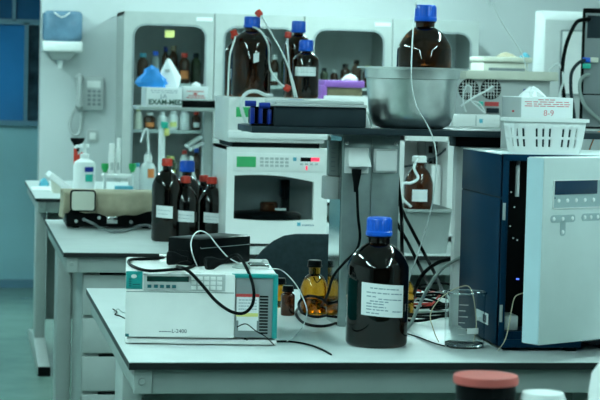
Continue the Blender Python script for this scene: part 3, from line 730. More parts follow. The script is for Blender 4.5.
for i, (rr_, zz_) in enumerate(((.030, -.003), (.028, .004), (.022, .011), (.013, .018), (.004, .024))):
    rws.append([b.verts.new((q.x+rr_*math.cos(2*PI*k_/NN)*(1.0+.22*(-1)**k_)+R.uniform(-.003, .003)+(-.002 if i > 2 else 0), 4.76+rr_*.9*math.sin(2*PI*k_/NN)*(1+.22*(-1)**k_), wzt+zz_+R.uniform(-.0025, .0035))) for k_ in range(NN)])
for A, B in zip(rws, rws[1:]):
    for k_ in range(NN): b.faces.new((A[k_], A[(k_+1) % NN], B[(k_+1) % NN], B[k_]))
b.faces.new(rws[-1]); b.faces.new(rws[0][::-1]); bmesh.ops.recalc_face_normals(b, faces=b.faces[:]); m._merge(b)
m.build('wipe', 'paper', t, angle=20)

# ------------------------------------------------------------------ things on the front shelf
# steel bowl
q = at(412.5, 68, YB); rim = 55.5*dep(q); zr = q.z-SH
o = (q.x, YB, SH)
t = thing('steel_bowl', 'wide stainless steel bowl with a flat rim on the front shelf', 'bowl', o)
rr = 47.5*dep(q)
prof = [(0, .001), (rr*.62, 0), (rr*.72, .003), (rr*.82, .012), (rr*.88, .028), (rr*.905, .045), (rr*.965, zr-.032), (rr*.97, zr-.029), (rr*1.0, zr-.027), (rr*1.01, zr-.004), (rr*1.03, zr-.0035), (rim, zr-.0035), (rim, zr+.0012), (rr*1.01, zr), (rr*.99, zr-.004), (rr*.98, zr-.026), (rr*.95, zr-.03), (rr*.89, .045), (rr*.80, .014), (rr*.70, .005), (0, .003)]
MB().lathe(prof, o, 72).build('body', 'steel', t, angle=40)
# thin tube from the bowl bottle down to the bench
cable('plastic_tube', 'thin white tube hanging from the bottle in the bowl down past the shelf', 'tubing', [at(416, 8, YB-.03), at(415.2, 3.5, YB-.06), at(413, 30, YB-.12), at(411.5, 62, YB-.19), at(412, 88, YB-.19), at(417, 107, YB-.18), at(425, 121, YB-.17), at(433, 138, 4.86), at(436.5, 158, 4.86), at(435, 180, 4.87), at(432, 205, 4.88), at(424, 235, 4.9), at(415, 262, 4.92), at(408, 283, 4.93), onz(404, 300, Z1+.003)], .0017, 'tube', zmin=Z1)
# electrophoresis tank
bx = (at(274, 116, 4.92).x, at(366, 116, 4.92).x)
t = thing('electrophoresis_tank', 'flat dark tank with pale lid and blue clamps on the front shelf', 'tank', (bx[0], 4.92, SH))
hz = at(320, 107, 4.92).z
MB().box(bx[0], bx[1], 4.915, 5.11, SH, hz, .004).build('tank', 'dark', t)
lid = MB().box(bx[0]-.004, bx[1]+.001, 4.905, 5.12, hz, hz+.007, .002).box(bx[0]+.003, bx[1]-.006, 4.915, 5.11, hz+.007, hz+.016, .003).build('lid', 'grey', t)
qa = at(293, 101, 4.93); MB().box(qa.x, qa.x+.03, 4.94, 5.0, hz+.016, hz+.0168).build('lid_label', 'blue_d', lid)
for i, (px, py) in enumerate(((250, 103.5), (264, 105.5))):
    a = at(px, py, 4.93)
    k_ = MB().cyl((a.x-.013, 4.925, a.z), (a.x+.014, 4.925, a.z), .0072).build('clamp_knob', 'blue_d', t)
m = MB()
for px in (253, 261): 
    a = at(px, 108, 4.93); m.box(a.x-.006, a.x+.004, 4.925, 4.945, SH+.004, a.z+.002, .002)
a = at(269, 113, 4.93); m.box(a.x-.004, a.x+.006, 4.925, 4.95, SH+.003, a.z+.009, .002)
m.build('clamp', 'blue_d', t)
MB().box(at(252, 115, 4.93).x, bx[0]+.001, 4.937, 5.0, SH+.004, SH+.042, .004).build('clamp_block', 'black', t)
a = at(258, 105, 4.93); MB().box(a.x-.018, bx[0]+.002, 4.93, 4.94, a.z-.012, a.z-.004, .001).box(at(251, 120, 4.93).x, bx[0]+.002, 4.925, 4.95, SH, SH+.006).build('clamp_bar', 'black', t)
# crumpled tissue by the bowl
q = at(366, 126, 4.96); R = random.Random(9); m = MB(); b = bmesh.new(); rws = []
for i, (rr_, zz_) in enumerate(((.013, .0), (.011, .010), (.007, .022), (.004, .032))):
    rws.append([b.verts.new((q.x+rr_*math.cos(2*PI*k_/10)*(1+.2*(-1)**k_)+R.uniform(-.002, .002), 4.96+rr_*math.sin(2*PI*k_/10), SH+zz_+(R.uniform(-.002, .002) if i else 0))) for k_ in range(10)])
for A, B in zip(rws, rws[1:]):
    for k_ in range(10): b.faces.new((A[k_], A[(k_+1) % 10], B[(k_+1) % 10], B[k_]))
b.faces.new(rws[-1]); b.faces.new(rws[0][::-1]); bmesh.ops.recalc_face_normals(b, faces=b.faces[:]); m._merge(b)
tag(m.build('tissue', 'paper', loc=(q.x, 4.96, SH)), 'crumpled white tissue between the dark tank and the steel bowl', 'tissue')

# ------------------------------------------------------------------ autosampler stack on the second bench
AX0, AX1, AY0, AY1 = .974, 1.352, 7.3, 7.72
zA, zB, zC, zD = Z1+.012, at(227, 147, 7.3).z, at(227, 141.5, 7.3).z, 1.451
t = thing('autosampler', 'white instrument with dark arched window and green display on the second bench', 'lab instrument', (AX0, AY0, Z1))
wl, wr = at(234, 197, 7.3).x, at(313.5, 197, 7.3).x
wtL, wtR, wb = at(236, 175.5, 7.3).z, at(312, 182, 7.3).z, at(275, 219.5, 7.3).z
out = [(AX0, zA), (AX1, zA), (AX1, zB), (AX0, zB)]
# front frame with window opening
def interp(poly, n):
    P = []
    for (x0, z0), (x1, z1) in zip(poly, poly[1:]+poly[:1]):
        for k_ in range(n): P.append((x0+(x1-x0)*k_/n, z0+(z1-z0)*k_/n))
    return P
N_ = 16
outer = interp([(AX0, zA), (AX1, zA), (AX1, zB), (AX0, zB)], N_)
inner = []
for k_ in range(N_): inner.append((wl+(wr-wl)*k_/N_, wb-.006*math.sin(PI*k_/N_)))
for k_ in range(N_): inner.append((wr, wb+(wtR-wb)*k_/N_))
for k_ in range(N_): u = k_/N_; inner.append((wr+(wl-wr)*u, wtR+(wtL-wtR)*u+.012*math.sin(PI*u)))
for k_ in range(N_): inner.append((wl, wtL+(wb-wtL)*k_/N_))
MB().ring(outer, inner, AY0, AY0+.03).build('front_frame', 'white', t)
cs = MB().box(AX0, AX0+.012, AY0+.03, AY1, zA, zB).box(AX1-.012, AX1, AY0+.03, AY1, zA, zB).box(AX0, AX1, AY0+.03, AY1, zB-.012, zB).box(AX0, AX1, AY0+.03, AY1, zA, zA+.02)
cs.build('case', 'white', t)
MB().box(AX0+.012, AX1-.012, AY1-.02, AY1, zA, zB).build('back_panel', 'midgrey', t)
MB().box(AX0+.013, AX1-.013, AY0+.20, AY0+.22, zA+.02, zB-.013).build('inner_wall', 'midgrey', t)
f = MB()
for x in (AX0+.04, AX1-.04):
    for y in (AY0+.05, AY1-.05): f.cyl((x, y, Z1), (x, y, zA), .016)
f.build('foot', 'black_m', t)
MB().box(wl-.004, wr+.004, AY0+.026, AY0+.029, wb-.008, wtL+.014).build('window_pane', M['pane'], t)
xc = (wl+wr)/2
ca = MB().lathe([(0, 0), (.125, 0), (.13, .004), (.13, .030), (.12, .038), (.03, .046), (0, .046)], (xc, AY0+.165, wb-.02), 48).build('carousel', 'black', t)
hx = at(268, 200, 7.44)
MB().lathe([(0, 0), (.033, 0), (.034, .006), (.034, .028), (.028, .034), (0, .034)], (hx.x, AY0+.12, wb+.025), 32).build('carousel_hub', 'brown', ca)
a = at(286, 200, 7.42); MB().box(a.x-.016, a.x+.016, AY0+.13, AY0+.16, wb+.02, wtR+.0, .004).box(a.x-.022, a.x-.008, AY0+.11, AY0+.16, wb+.075, wtR, .003).build('needle_arm', 'black', t)
a = at(280, 209, 7.36); MB().box(a.x-.02, a.x+.02, AY0+.04, AY0+.06, a.z-.004, a.z+.003).build('vial_tray', 'grey', t)
cp = MB().box(at(233, 170, 7.3).x, at(324, 170, 7.3).x, AY0-.003, AY0, at(280, 171.5, 7.3).z, at(280, 153.5, 7.3).z, .001).build('control_panel', 'white', t)
def face(name, m, px0, px1, py0, py1, par, y=AY0-.003, dyy=.0014, bev=0):
    a_, b_ = at(px0, py1, y), at(px1, py0, y); mid0 = at((px0+px1)/2, py1, y).z; mid1 = at((px0+px1)/2, py0, y).z
    return MB().box(a_.x, b_.x, y-dyy, y+.0005, mid0, mid1, bev).build(name, m, par)
face('display', 'lcd_green', 236.5, 256, 156.5, 167, cp)
for r_ in range(3):
    for c_ in range(6): face('key', 'grey', 260+c_*5, 263.6+c_*5, 157.3+r_*3.5+c_*.1, 159.6+r_*3.5+c_*.1, cp, dyy=.0010)
face('emblem', 'skyblue', 293, 296.5, 157.3, 161, cp)
face('readout', 'black', 300.5, 311, 157.5, 161.5, cp)
face('readout', 'led_red', 311, 319.5, 157.8, 161.3, cp)
face('indicator_light', 'led_red', 305.7, 307.5, 166, 170, cp)
for c_ in range(4): face('key', 'grey', 300+c_*5, 303+c_*5, 163.4, 165, cp, dyy=.0010)
lg = face('emblem', 'skyblue', 297, 300.5, 222.5, 226, t, y=AY0)
m = MB(); print_lines(m, at(302, 226, 7.3).x, at(314, 226, 7.3).x, AY0, [(at(305, 226, 7.3).z, 0, 1)], .006, seed=8); m.build('lettering', 'ink_g', t)
m = MB()
a = at(318, 230, 7.3); m.hull([(AX1-.045, AY0-.004, zA+.005), (AX1, AY0-.004, zA+.09), (AX1, AY0-.004, zA+.005), (AX1-.045, AY0+.001, zA+.005), (AX1, AY0+.001, zA+.09), (AX1, AY0+.001, zA+.005)]); m.build('corner_flap', 'white', t)
t = thing('pump_module', 'white module with green display stacked on top of the autosampler', 'lab instrument', (AX0, AY0, zB))
MB().box(AX0+.002, AX1-.012, AY0+.012, AY1-.01, zB+.018, zD, .006).build('case', 'white', t)
MB().box(AX0+.02, AX1-.03, AY0+.025, AY1-.03, zB, zB+.019).build('base', 'black_m', t)
zl0, zl1 = at(285, 139.5, 7.29).z, at(285, 132.0, 7.29).z
MB().box(AX0+.001, AX1-.004, AY0, AY0+.03, zl0, zl1, .004).build('front_lip', 'white_b', t)
face('display', 'lcd_green', 236, 251, 107, 117, t, y=AY0+.012)
cable('white_hose', 'thick white hose arched over the left front of the upper white module', 'hose', [at(246, 122, 7.30), at(243, 114, 7.27), at(241, 105, 7.26), at(243, 97, 7.26), at(249, 92, 7.27), at(257, 91.5, 7.29), at(265, 95, 7.33), Vector((at(272, 97, 7.38).x, 7.39, zD+.008))], .007, 'tube')
# tubes with red fittings above the bottles
def tubing(label, P, cap_end=0, r=.0035):
    t = thing('solvent_line', label, 'tubing', P[0], 0, 'solvent tubes over the bottles')
    S = spline(P, 9); MB().tube(S, r, 8).build('tube', 'tube', t)
    e, n_ = (S[0], S[3]) if cap_end == 0 else (S[-1], S[-4])
    dv = (Vector(e)-Vector(n_)).normalized()
    MB().tube([e-dv*.012, e-dv*.008, e+dv*.010, e+dv*.012], [.008, .013, .013, .009], 16).build('fitting', 'red', t)
zt_ = HT+.003
tubing('white solvent tube with its red fitting highest above the bottles on the autosampler', [at(259, 13.5, 7.44), at(264, 20, 7.43), at(273, 36, 7.42), at(281, 50, 7.40), at(288, 66, 7.39), at(293, 82, 7.38), Vector((at(297, 97, 7.36).x, 7.36, zt_))])
tubing('white solvent tube with a red fitting beside the tall back bottle on the autosampler', [at(288, 35, 7.52), at(287.5, 42, 7.51), at(288.5, 58, 7.45), at(290, 74, 7.42), at(293, 88, 7.39), Vector((at(295, 97, 7.38).x, 7.385, zt_))])
tubing('white solvent tube ending in the lowest red fitting, low between the bottles', [at(287, 88, 7.40), at(281, 84, 7.40), at(274, 76, 7.42), at(269.5, 66, 7.44), at(269, 52, 7.40), at(268, 44, 7.38), at(263, 34, 7.38), at(257, 28.5, 7.41), at(253, 27, 7.43)])
tubing('short white tube with a red fitting left of the largest bottle on the autosampler', [at(234, 33, 7.44), at(235, 38, 7.44), at(232, 48, 7.43), at(229.5, 60, 7.42), Vector((at(228, 92, 7.40).x, 7.40, zt_))])

# chair in the aisle
q = at(322, 250, 6.35)
t = thing('office_chair', 'dark grey office chair in the aisle behind the amber bottle', 'chair', (q.x, 6.2, 0))
zt0, zc0 = at(300, 234.5, 6.4).z, .56
m = MB(); b = bmesh.new(); rws = []
hw = .225
for i in range(13):
    u = -1+2*i/12; prof_ = []
    x = q.x+hw*u; y = 6.42-.05*u*u; zt_c = zt0-.09*max(0, abs(u)-.35)**2/.42; zb_c = zc0+.05*abs(u)**3
    rws.append([(x, y-.03, zb_c), (x, y-.035, (zb_c+zt_c)/2), (x, y-.03, zt_c-.02), (x, y-.012, zt_c), (x, y+.012, zt_c), (x, y+.03, zt_c-.02), (x, y+.035, (zb_c+zt_c)/2), (x, y+.03, zb_c)])
V = [[b.verts.new(p) for p in r_] for r_ in rws]
for A, B in zip(V, V[1:]):
    for k_ in range(8): b.faces.new((A[k_], A[(k_+1) % 8], B[(k_+1) % 8], B[k_]))
b.faces.new(V[0]); b.faces.new(V[-1][::-1]); bmesh.ops.recalc_face_normals(b, faces=b.faces[:]); m._merge(b)
m.build('backrest', 'chair', t, angle=60)
MB().box(q.x-.23, q.x+.23, 5.95, 6.38, .44, .50, .022, seg=3).build('seat', 'chair', t)
MB().tube(spline([(q.x, 6.25, .435), (q.x, 6.47, .44), (q.x, 6.475, .55), (q.x, 6.455, .70)], 8), .018).build('back_support', 'black', t)
MB().cyl((q.x, 6.17, .09), (q.x, 6.17, .44), .025).build('gas_lift', 'black', t)
for i in range(5):
    a_ = 2*PI*i/5+.3; ex, ey = q.x+.28*math.cos(a_), 6.17+.28*math.sin(a_)
    lg = MB().tube([(q.x, 6.17, .11), (ex, ey, .075)], [.025, .016], 10).build('base_arm', 'black', t)
    MB().cyl((ex-.02*math.sin(a_), ey+.02*math.cos(a_), .03), (ex+.02*math.sin(a_), ey-.02*math.cos(a_), .03), .03).cyl((ex, ey, .03), (ex, ey, .08), .008).build('caster', 'black_m', lg)

# ------------------------------------------------------------------ equipment on the second bench
# instrument under a beige cover
q0, q1 = onz(66, 228, Z1), onz(152, 231, Z1)
yq = q0.y
x0, x1 = q0.x, at(156, 228, yq).x
zt0 = at(100, 192.5, yq).z
t = thing('covered_instrument', 'black instrument under a beige cloth cover at the left of the second bench', 'lab instrument', (x0, yq, Z1))
MB().box(x0, x1, yq, yq+.24, Z1+.006, Z1+.085, .006).box(x0+.01, x1-.01, yq+.012, yq+.23, Z1+.08, zt0-.012, .006).build('case', 'black', t)
f = MB()
for x in (x0+.04, x1-.04):
    for y in (yq+.04, yq+.2): f.cyl((x, y, Z1), (x, y, Z1+.007), .015)
f.build('foot', 'black_m', t)
b = bmesh.new(); rws = []; NX = 40
zc_ = at(108, 213.5, yq).z
for i in range(NX+1):
    u = i/NX; x = x0-.012+(x1-x0+.03)*u
    wv = .008*math.sin(u*17)+.004*math.sin(u*41)
    hem = zc_+.010*math.sin(u*7+1)+.004*math.sin(u*23) - (.0 if .07 < u < .93 else .012)
    gap = .10 < u < .40
    rws.append([(x, yq-.012+wv, hem), (x, yq-.010+wv*.8, (hem+zt0)/2), (x, yq-.004+wv*.3, zt0-.012), (x, yq+.01, zt0+.003*math.sin(u*9)), (x, yq+.13, zt0+.004*math.sin(u*13)), (x, yq+.24, zt0), (x, yq+.255, zt0-.012), (x, yq+.255+wv, hem)])
V = [[b.verts.new(p) for p in r_] for r_ in rws]
for A, B in zip(V, V[1:]):
    for k_ in range(7): b.faces.new((A[k_], A[k_+1], B[k_+1], B[k_]))
for col in (V[0], V[-1]): b.faces.new((col[0], col[1], col[2], col[5], col[6], col[7])) if False else None
bmesh.ops.recalc_face_normals(b, faces=b.faces[:])
m = MB(); m._merge(b); cv = m.build('cloth_cover', 'beige', t, angle=70)
sm = cv.modifiers.new('s', 'SOLIDIFY'); sm.thickness = .004
# side flaps of the cover
MB().hull([(x0-.014, yq-.012, zc_-.02), (x0-.018, yq+.25, zc_-.03), (x0-.006, yq-.006, zt0-.004), (x0-.006, yq+.25, zt0-.004), (x0-.009, yq-.010, zc_-.02), (x0-.010, yq+.25, zc_-.03), (x0, yq, zt0-.004), (x0, yq+.25, zt0-.004)]).build('cover_flap', 'beige', t)
a, b_ = at(71.5, 210, yq-.03), at(94.5, 191.5, yq-.03)
MB().prism(rrect(a.x-.006, b_.x+.006, a.z-.006, b_.z+.006, .014), yq-.034, yq-.014).build('screen_bezel', 'black', t)
MB().prism(rrect(a.x, b_.x, a.z, b_.z, .010), yq-.0365, yq-.033).build('screen', 'cream', t)
for px, py, mm in ((76, 221, 'chrome'), (84, 219.5, 'midgrey'), (99, 217.5, 'chrome'), (131, 222, 'midgrey')):
    a = at(px, py, yq); MB().cyl((a.x, yq-.010, a.z), (a.x, yq+.002, a.z), .007).build('connector', mm, t)
a = at(112, 220, yq); MB().box(a.x-.022, a.x+.022, yq-.014, yq+.001, a.z-.014, a.z+.015, .003).build('data_socket', 'chrome', t)
yy = yq-.02
cable('signal_cable', 'dark grey cable plugged into the covered black instrument', 'cable', [at(85, 220, yy), at(92, 223, yy-.01), at(102, 229, yy-.02), onz(112, 232, Z1+.004), onz(124, 231.5, Z1+.004), at(134, 227.5, yy-.03), at(142, 225.5, yy-.015), at(150, 226, yy-.01), onz(156, 231, Z1+.005)], .0055, 'midgrey', zmin=Z1)

# open white housing, basin and bottle seen in the gap under the front shelf
xa, xb = at(399, 170, 7.62).x, at(455, 170, 7.62).x; za, zb_ = Z1, at(430, 135.5, 7.62).z
t = thing('open_housing', 'white open-front instrument housing seen in the gap under the shelf', 'lab instrument', (xa, 7.62, Z1))
MB().box(xa, xa+.02, 7.62, 7.98, za, zb_).box(xb-.03, xb, 7.62, 7.98, za, zb_).box(xa, xb, 7.62, 7.98, zb_-.022, zb_).box(xa, xb, 7.62, 7.98, za, za+.02).build('shell', 'white', t)
MB().box(xa, xb, 7.96, 7.98, za, zb_).build('back_panel', 'white', t)
a, b2 = at(425, 172, 7.8), at(442, 140, 7.8)
MB().box(a.x, b2.x, 7.8, 7.95, at(433, 172, 7.8).z, at(433, 141, 7.8).z, .003).build('electronics_box', 'midgrey', t)
m = MB()
for i in range(4): m.box(a.x+.012+(i % 2)*.024, a.x+.028+(i % 2)*.024, 7.797, 7.80, at(433, 165-(i//2)*12, 7.8).z, at(433, 158-(i//2)*12, 7.8).z)
m.build('module_face', 'black', t)
MB().box(xb-.075, xb-.033, 7.7, 7.95, za+.02, at(440, 165, 7.7).z, .003).build('inner_block', 'white_b', t)
q = at(423, 247.5, 7.15); bzt = at(423, 208.5, 7.1).z; hw = 25.5*dep(q)
t = thing('plastic_basin', 'pale grey plastic basin with flat rim in the gap under the shelf', 'basin', (q.x, 7.22, Z1))
yb_ = 7.04; yb2 = 7.40; k_ = .80
b = bmesh.new()
def rr3(k, z): return [b.verts.new((q.x+x, (yb_+yb2)/2+y, z)) for x, y in rrect(-hw*k, hw*k, -(yb2-yb_)/2*k, (yb2-yb_)/2*k, .03*k, 6)]
rows_ = [rr3(.80, Z1), rr3(.92, bzt-.012), rr3(.925, bzt-.010), rr3(1.0, bzt-.009), rr3(1.0, bzt), rr3(.92, bzt), rr3(.90, bzt-.008), rr3(.78, Z1+.004)]
n_ = len(rows_[0])
for A, B in zip(rows_, rows_[1:]):
    for i in range(n_): b.faces.new((A[i], A[(i+1) % n_], B[(i+1) % n_], B[i]))
b.faces.new(rows_[0][::-1]); b.faces.new(rows_[-1]); bmesh.ops.recalc_face_normals(b, faces=b.faces[:])
m = MB(); m._merge(b); m.build('body', 'steel_paint', t, angle=40)
qb = at(419.5, 200, 7.22); hb_ = at(410, 156, 7.22).z-(Z1+.006)
zl0_, zl1_ = at(415, 202, 7.16).z-Z1-.006, at(415, 190, 7.16).z-Z1-.006
bottle('brown bottle with a white cap and label standing in the grey basin', (qb.x, 7.24, Z1+.006), 14.5*dep(qb), hb_, 'white', 'brown', .70, .88, .07, .5, .38, labels=[(-128, -66, zl0_, zl1_, 0, 'paper', [])])

# shelf on the second bench, right part
S2 = 1.352
t = thing('bench_shelf', 'pale shelf on posts along the right of the second bench', 'shelf', (1.5, 7.62, .9))
MB().box(1.962, 3.4, 7.6, 8.1, S2-.02, S2, .002).build('shelf_board', 'steel_pale', t)
for x in (2.02, 3.3): MB().box(x, x+.05, 7.98, 8.06, .9, S2-.02, .003).build('post', 'column', t)
# fan unit
fx0, fx1 = at(463, 85, 7.72).x+.005, at(556, 85, 7.72).x
fz1, fz0 = at(510, 71, 7.72).z, S2
t = thing('fan_unit', 'cream instrument seen from behind, two round fans, beyond the steel bowl', 'lab instrument', (fx0, 7.72, S2))
zl_ = at(510, 80, 7.72).z
MB().box(fx0+.01, fx1-.02, 7.735, 8.06, fz0, zl_, .003).build('case', 'grey', t)
MB().box(fx0, fx1+.005, 7.70, 8.08, zl_, fz1, .006).build('lid', 'cream', t)
for px, py in ((468.5, 89.5), (490.8, 89)):
    a = at(px, py, 7.735); r_ = 10*dep(a)
    TF = Matrix.Translation((a.x, 7.735, a.z)) @ FRONT
    fn = MB().lathe([(0, .0005), (r_, .0005), (r_, .003), (r_*1.05, .003), (r_*1.05, 0), (0, 0)], T=TF, seg=36).build('fan_opening', 'black_m', t)
    g = MB()
    for i in (-.6, -.3, 0, .3, .6):
        h_ = r_*math.sqrt(1-i*i); g.box(a.x+i*r_-.0009, a.x+i*r_+.0009, 7.728, 7.731, a.z-h_, a.z+h_).box(a.x-h_, a.x+h_, 7.7285, 7.7305, a.z+i*r_-.0009, a.z+i*r_+.0009)
    g.build('fan_grille', 'white', fn)
    MB().lathe([(0, .007), (r_*.35, .007), (r_*.36, .004), (0, .004)], T=TF, seg=24).build('fan_hub', 'grey', fn)
a, b2 = at(485, 106, 7.73), at(499, 102, 7.73); MB().box(a.x, b2.x, 7.731, 7.736, a.z, b2.z).build('label', 'red_ink', t)
a = at(481, 103.5, 7.73); MB().box(a.x-.009, a.x+.009, 7.724, 7.736, a.z-.009, a.z+.009, .002).build('socket', 'gteal', t)
a, b2 = at(523, 107, 7.73), at(529, 89, 7.73); MB().box(a.x, b2.x+.01, 7.72, 7.736, a.z, b2.z, .002).build('socket', 'blue_d', t)
a = at(494, 110, 7.73); MB().box(a.x-.03, a.x+.02, 7.725, 7.736, a.z-.012, a.z+.008, .002).build('socket', 'dark', t)
cable('white_cable', 'white cable dangling in front of the left fan', 'cable', [at(466, 112, 7.70), at(463, 100, 7.69), at(466, 86, 7.68), at(471, 88, 7.68), at(471, 100, 7.68), at(478, 107, 7.67), Vector((at(486, 114, 7.66).x, 7.675, at(486, 113, 7.66).z)), at(480, 104, 7.68), at(473, 101, 7.69)], .0032, 'tube')
cable('white_cable', 'white cable running diagonally across the right fan', 'cable', [at(493, 86, 7.68), at(486, 91, 7.67), at(476, 96, 7.67), at(468, 101, 7.67), at(461, 106, 7.68)], .0042, 'tube')
a, b2 = at(452, 126, 7.63), at(499.5, 114.5, 7.63)
t = thing('switch_box', 'flat white box with a blue mark, in front of the fan unit', 'box', (a.x, 7.62, S2))
MB().box(a.x, b2.x, 7.62, 7.70, S2, at(475, 114.5, 7.62).z, .004).build('case', 'white', t)
q = at(481, 121, 7.62); MB().box(q.x-.007, q.x+.007, 7.6185, 7.621, q.z-.008, q.z+.008).build('emblem', 'skyblue', t)
MB().box(at(476, 120, 7.62).x-.001, at(476, 120, 7.62).x+.001, 7.6192, 7.6205, S2+.005, at(475, 115.5, 7.62).z).build('seam', 'midgrey', t)
# computer tower
x0, z1 = at(584, 20, 7.74).x, at(590, 8, 7.74).z
t = thing('computer_tower', 'black computer tower seen from behind with blue and green sockets, right edge', 'computer', (x0, 7.74, S2))
TP = Matrix.Translation((x0, 7.76, 0)) @ Matrix.Rotation(-math.radians(17.5), 4, 'Z') @ Matrix.Translation((-x0, -7.76, 0))
MB().box(x0, x0+.19, 7.76, 8.10, S2, z1, .006, T=TP).build('case', 'black', t)
bp = MB().box(x0+.012, x0+.18, 7.752, 7.762, S2+.14, z1-.02, .001, T=TP).build('back_plate', 'midgrey', t)
MB().box(x0+.02, x0+.17, 7.75, 7.754, z1-.12, z1-.03, T=TP).build('power_supply', 'dark', t)
for px, py, mm in ((587, 60, 'blue'), (587, 66, 'gteal'), (594.5, 60, 'cream')):
    a = at(px, py, 7.75); MB().box(a.x-.016, a.x+.016, 7.735, 7.753, a.z-.010, a.z+.010, .002, T=TP).build('socket', mm, bp)
v = MB()
for i in range(12): v.box(x0+.03, x0+.16, 7.7535, 7.7605, S2+.02+i*.009, S2+.025+i*.009, T=TP)
v.box(x0+.012, x0+.18, 7.757, 7.762, S2+.008, S2+.135, T=TP)
v.build('vent', 'midgrey', t)
yv = 7.72
cable('power_cable', 'thick black cable arching left from the top of the computer tower', 'cable', [at(590, 19, 7.75), at(584, 19.5, yv), at(577, 22, yv), at(571, 32, yv), at(566, 46, yv), at(563, 62, yv), at(562, 80, yv), at(564, 96, yv), Vector((at(566, 110, yv).x, yv, S2+.02))], .008, 'black_m')
cable('video_cable', 'dark cable dropping from the blue socket of the computer tower', 'cable', [at(586, 60, 7.74), at(580, 62, yv), at(574, 68, yv), at(571, 76, yv), at(571, 92, yv), at(573, 106, yv), Vector((at(575, 120, yv).x, yv, S2+.02))], .007, 'dark')
cable('network_cable', 'pale grey cable curving down from the computer tower to the right', 'cable', [at(589, 75, 7.74), at(584, 76, yv), at(580, 82, yv), at(580, 92, yv), at(584, 104, yv), at(591, 112, yv), Vector((at(602, 120, yv).x, yv, S2+.03))], .007, 'cable_g')
cable('white_cable', 'white cable standing in an arch beside the fan unit', 'cable', [at(548, 78, 7.75), at(550, 70, 7.74), at(557, 64, 7.73), at(561.5, 68, 7.72), at(563, 82, 7.71), at(560, 94, 7.71), Vector((at(558, 108, 7.7).x, 7.7, S2+.02))], .0045, 'tube')
cable('plastic_tube', 'thin white tube hanging from above down to the fan unit', 'tubing', [Vector((at(480, -40, 7.85).x, 7.85, 2.70)), at(488, -12, 7.85), at(493, 3, 7.85), at(502, 22, 7.85), at(513, 39, 7.85), at(521, 52, 7.85), at(525, 63, 7.85), Vector((at(527, 72, 7.85).x, 7.85, fz1+.004))], .003, 'tube')

# cables behind the front bench and the tangle on it
def hang(label, P, r, m): cable('power_cable', label, 'cable', P, r, m, zmin=Z1)
zS = SH-.024
hang('black cable dropping steeply from the shelf behind the big bottle', [Vector((at(394, 140, 5.125).x, 5.125, zS)), at(398, 180, 5.13), at(401.5, 215, 5.14), at(402, 250, 5.14), onz(404, 292, Z1+.004)], .005, 'black_m')
hang('upper of the two black cables slanting down through the gap under the shelf', [Vector((at(392, 138, 5.13).x, 5.13, zS)), at(396, 190, 5.2), at(403, 212, 5.25), at(412, 230, 5.3), at(424, 253, 5.3), at(434, 272, 5.3), onz(442, 290, Z1+.004)], .0048, 'black_m')
hang('lower of the two black cables slanting down through the gap under the shelf', [Vector((at(386, 138, 5.13).x, 5.13, zS)), at(390, 200, 5.18), at(396, 221, 5.2), at(408, 243, 5.2), at(420, 267, 5.2), onz(433, 294, Z1+.004)], .0045, 'black_m')
hang('black cable curving out from behind the navy instrument over the tangle', [onz(412, 303, Z1+.005), at(416, 288, 5.1), at(423, 274, 5.08), at(437, 263, 5.05), at(452, 258.5, 5.0), at(466, 256, 4.98), at(475, 258, 4.97)], .005, 'black_m')
hang('grey cable curving out from behind the navy instrument to the bench', [onz(402, 331, Z1+.004), onz(410, 325, Z1+.01), at(418, 308, 4.9), at(428, 288, 4.93), at(440, 271, 4.95), at(452, 262, 4.96), at(466, 255, 4.96)], .0042, 'cable_g')
R = random.Random(12)
def coil(label, pxc, pyc, wx, wy, r, m, turns, ph):
    c = onz(pxc, pyc, Z1); P = []
    n_ = int(turns*9)
    for i in range(n_+1):
        a_ = ph+i*2*PI/9; k_ = 1+.12*math.sin(i*1.7+ph); P.append(Vector((c.x+wx*k_*math.cos(a_), c.y+wy*k_*math.sin(a_), Z1+r+.046*(.5+.5*math.sin(i*.9+ph))*(.6+.4*math.sin(i*.37))+.004*(i/n_))))
    cable('coiled_cable', label, 'cable', P, r, m, 'coiled cables in the tangle', zmin=Z1, n=6)
coil('black cable coiled on the bench right of the big bottle, nearest coil', 426, 318, .075, .15, .0036, 'black_m', 2.2, .3)
coil('red cable coiled within the tangle right of the big bottle', 423, 306, .045, .10, .0032, 'red', 1.6, 1.2)
coil('pale grey cable coiled within the tangle right of the big bottle', 428, 312, .058, .13, .0030, 'cable_g', 1.8, 2.5)
coil('thin black cable coiled at the back of the tangle beside the beaker', 432, 304, .085, .14, .0034, 'black_m', 2.8, 4.0)
coil('loose black cable lying widest in the tangle right of the big bottle', 422, 312, .090, .20, .0032, 'black_m', 1.7, 5.2)
hang('thin black lead curling on the bench in front of the tangle', [onz(405, 333, Z1+.003), onz(418, 337, Z1+.003), onz(434, 343, Z1+.003), onz(445, 346, Z1+.003)], .0014, 'black_m')
cable('network_cable', 'grey lead with silver end on the bench right of the navy instrument', 'cable', [onz(583, 343, Z1+.004)+Vector((.004, .12, 0)), onz(590, 344, Z1+.004), onz(603, 349, Z1+.004)], .004, 'chrome', zmin=Z1)
cable('signal_wire', 'thin orange wire behind the navy instrument at the right edge', 'wire', [at(588, 154, 5.0), at(592, 143, 5.0), at(597, 133, 5.0), Vector((at(604, 124, 5.0).x, 5.0, SH+.002))], .0016, 'orange')
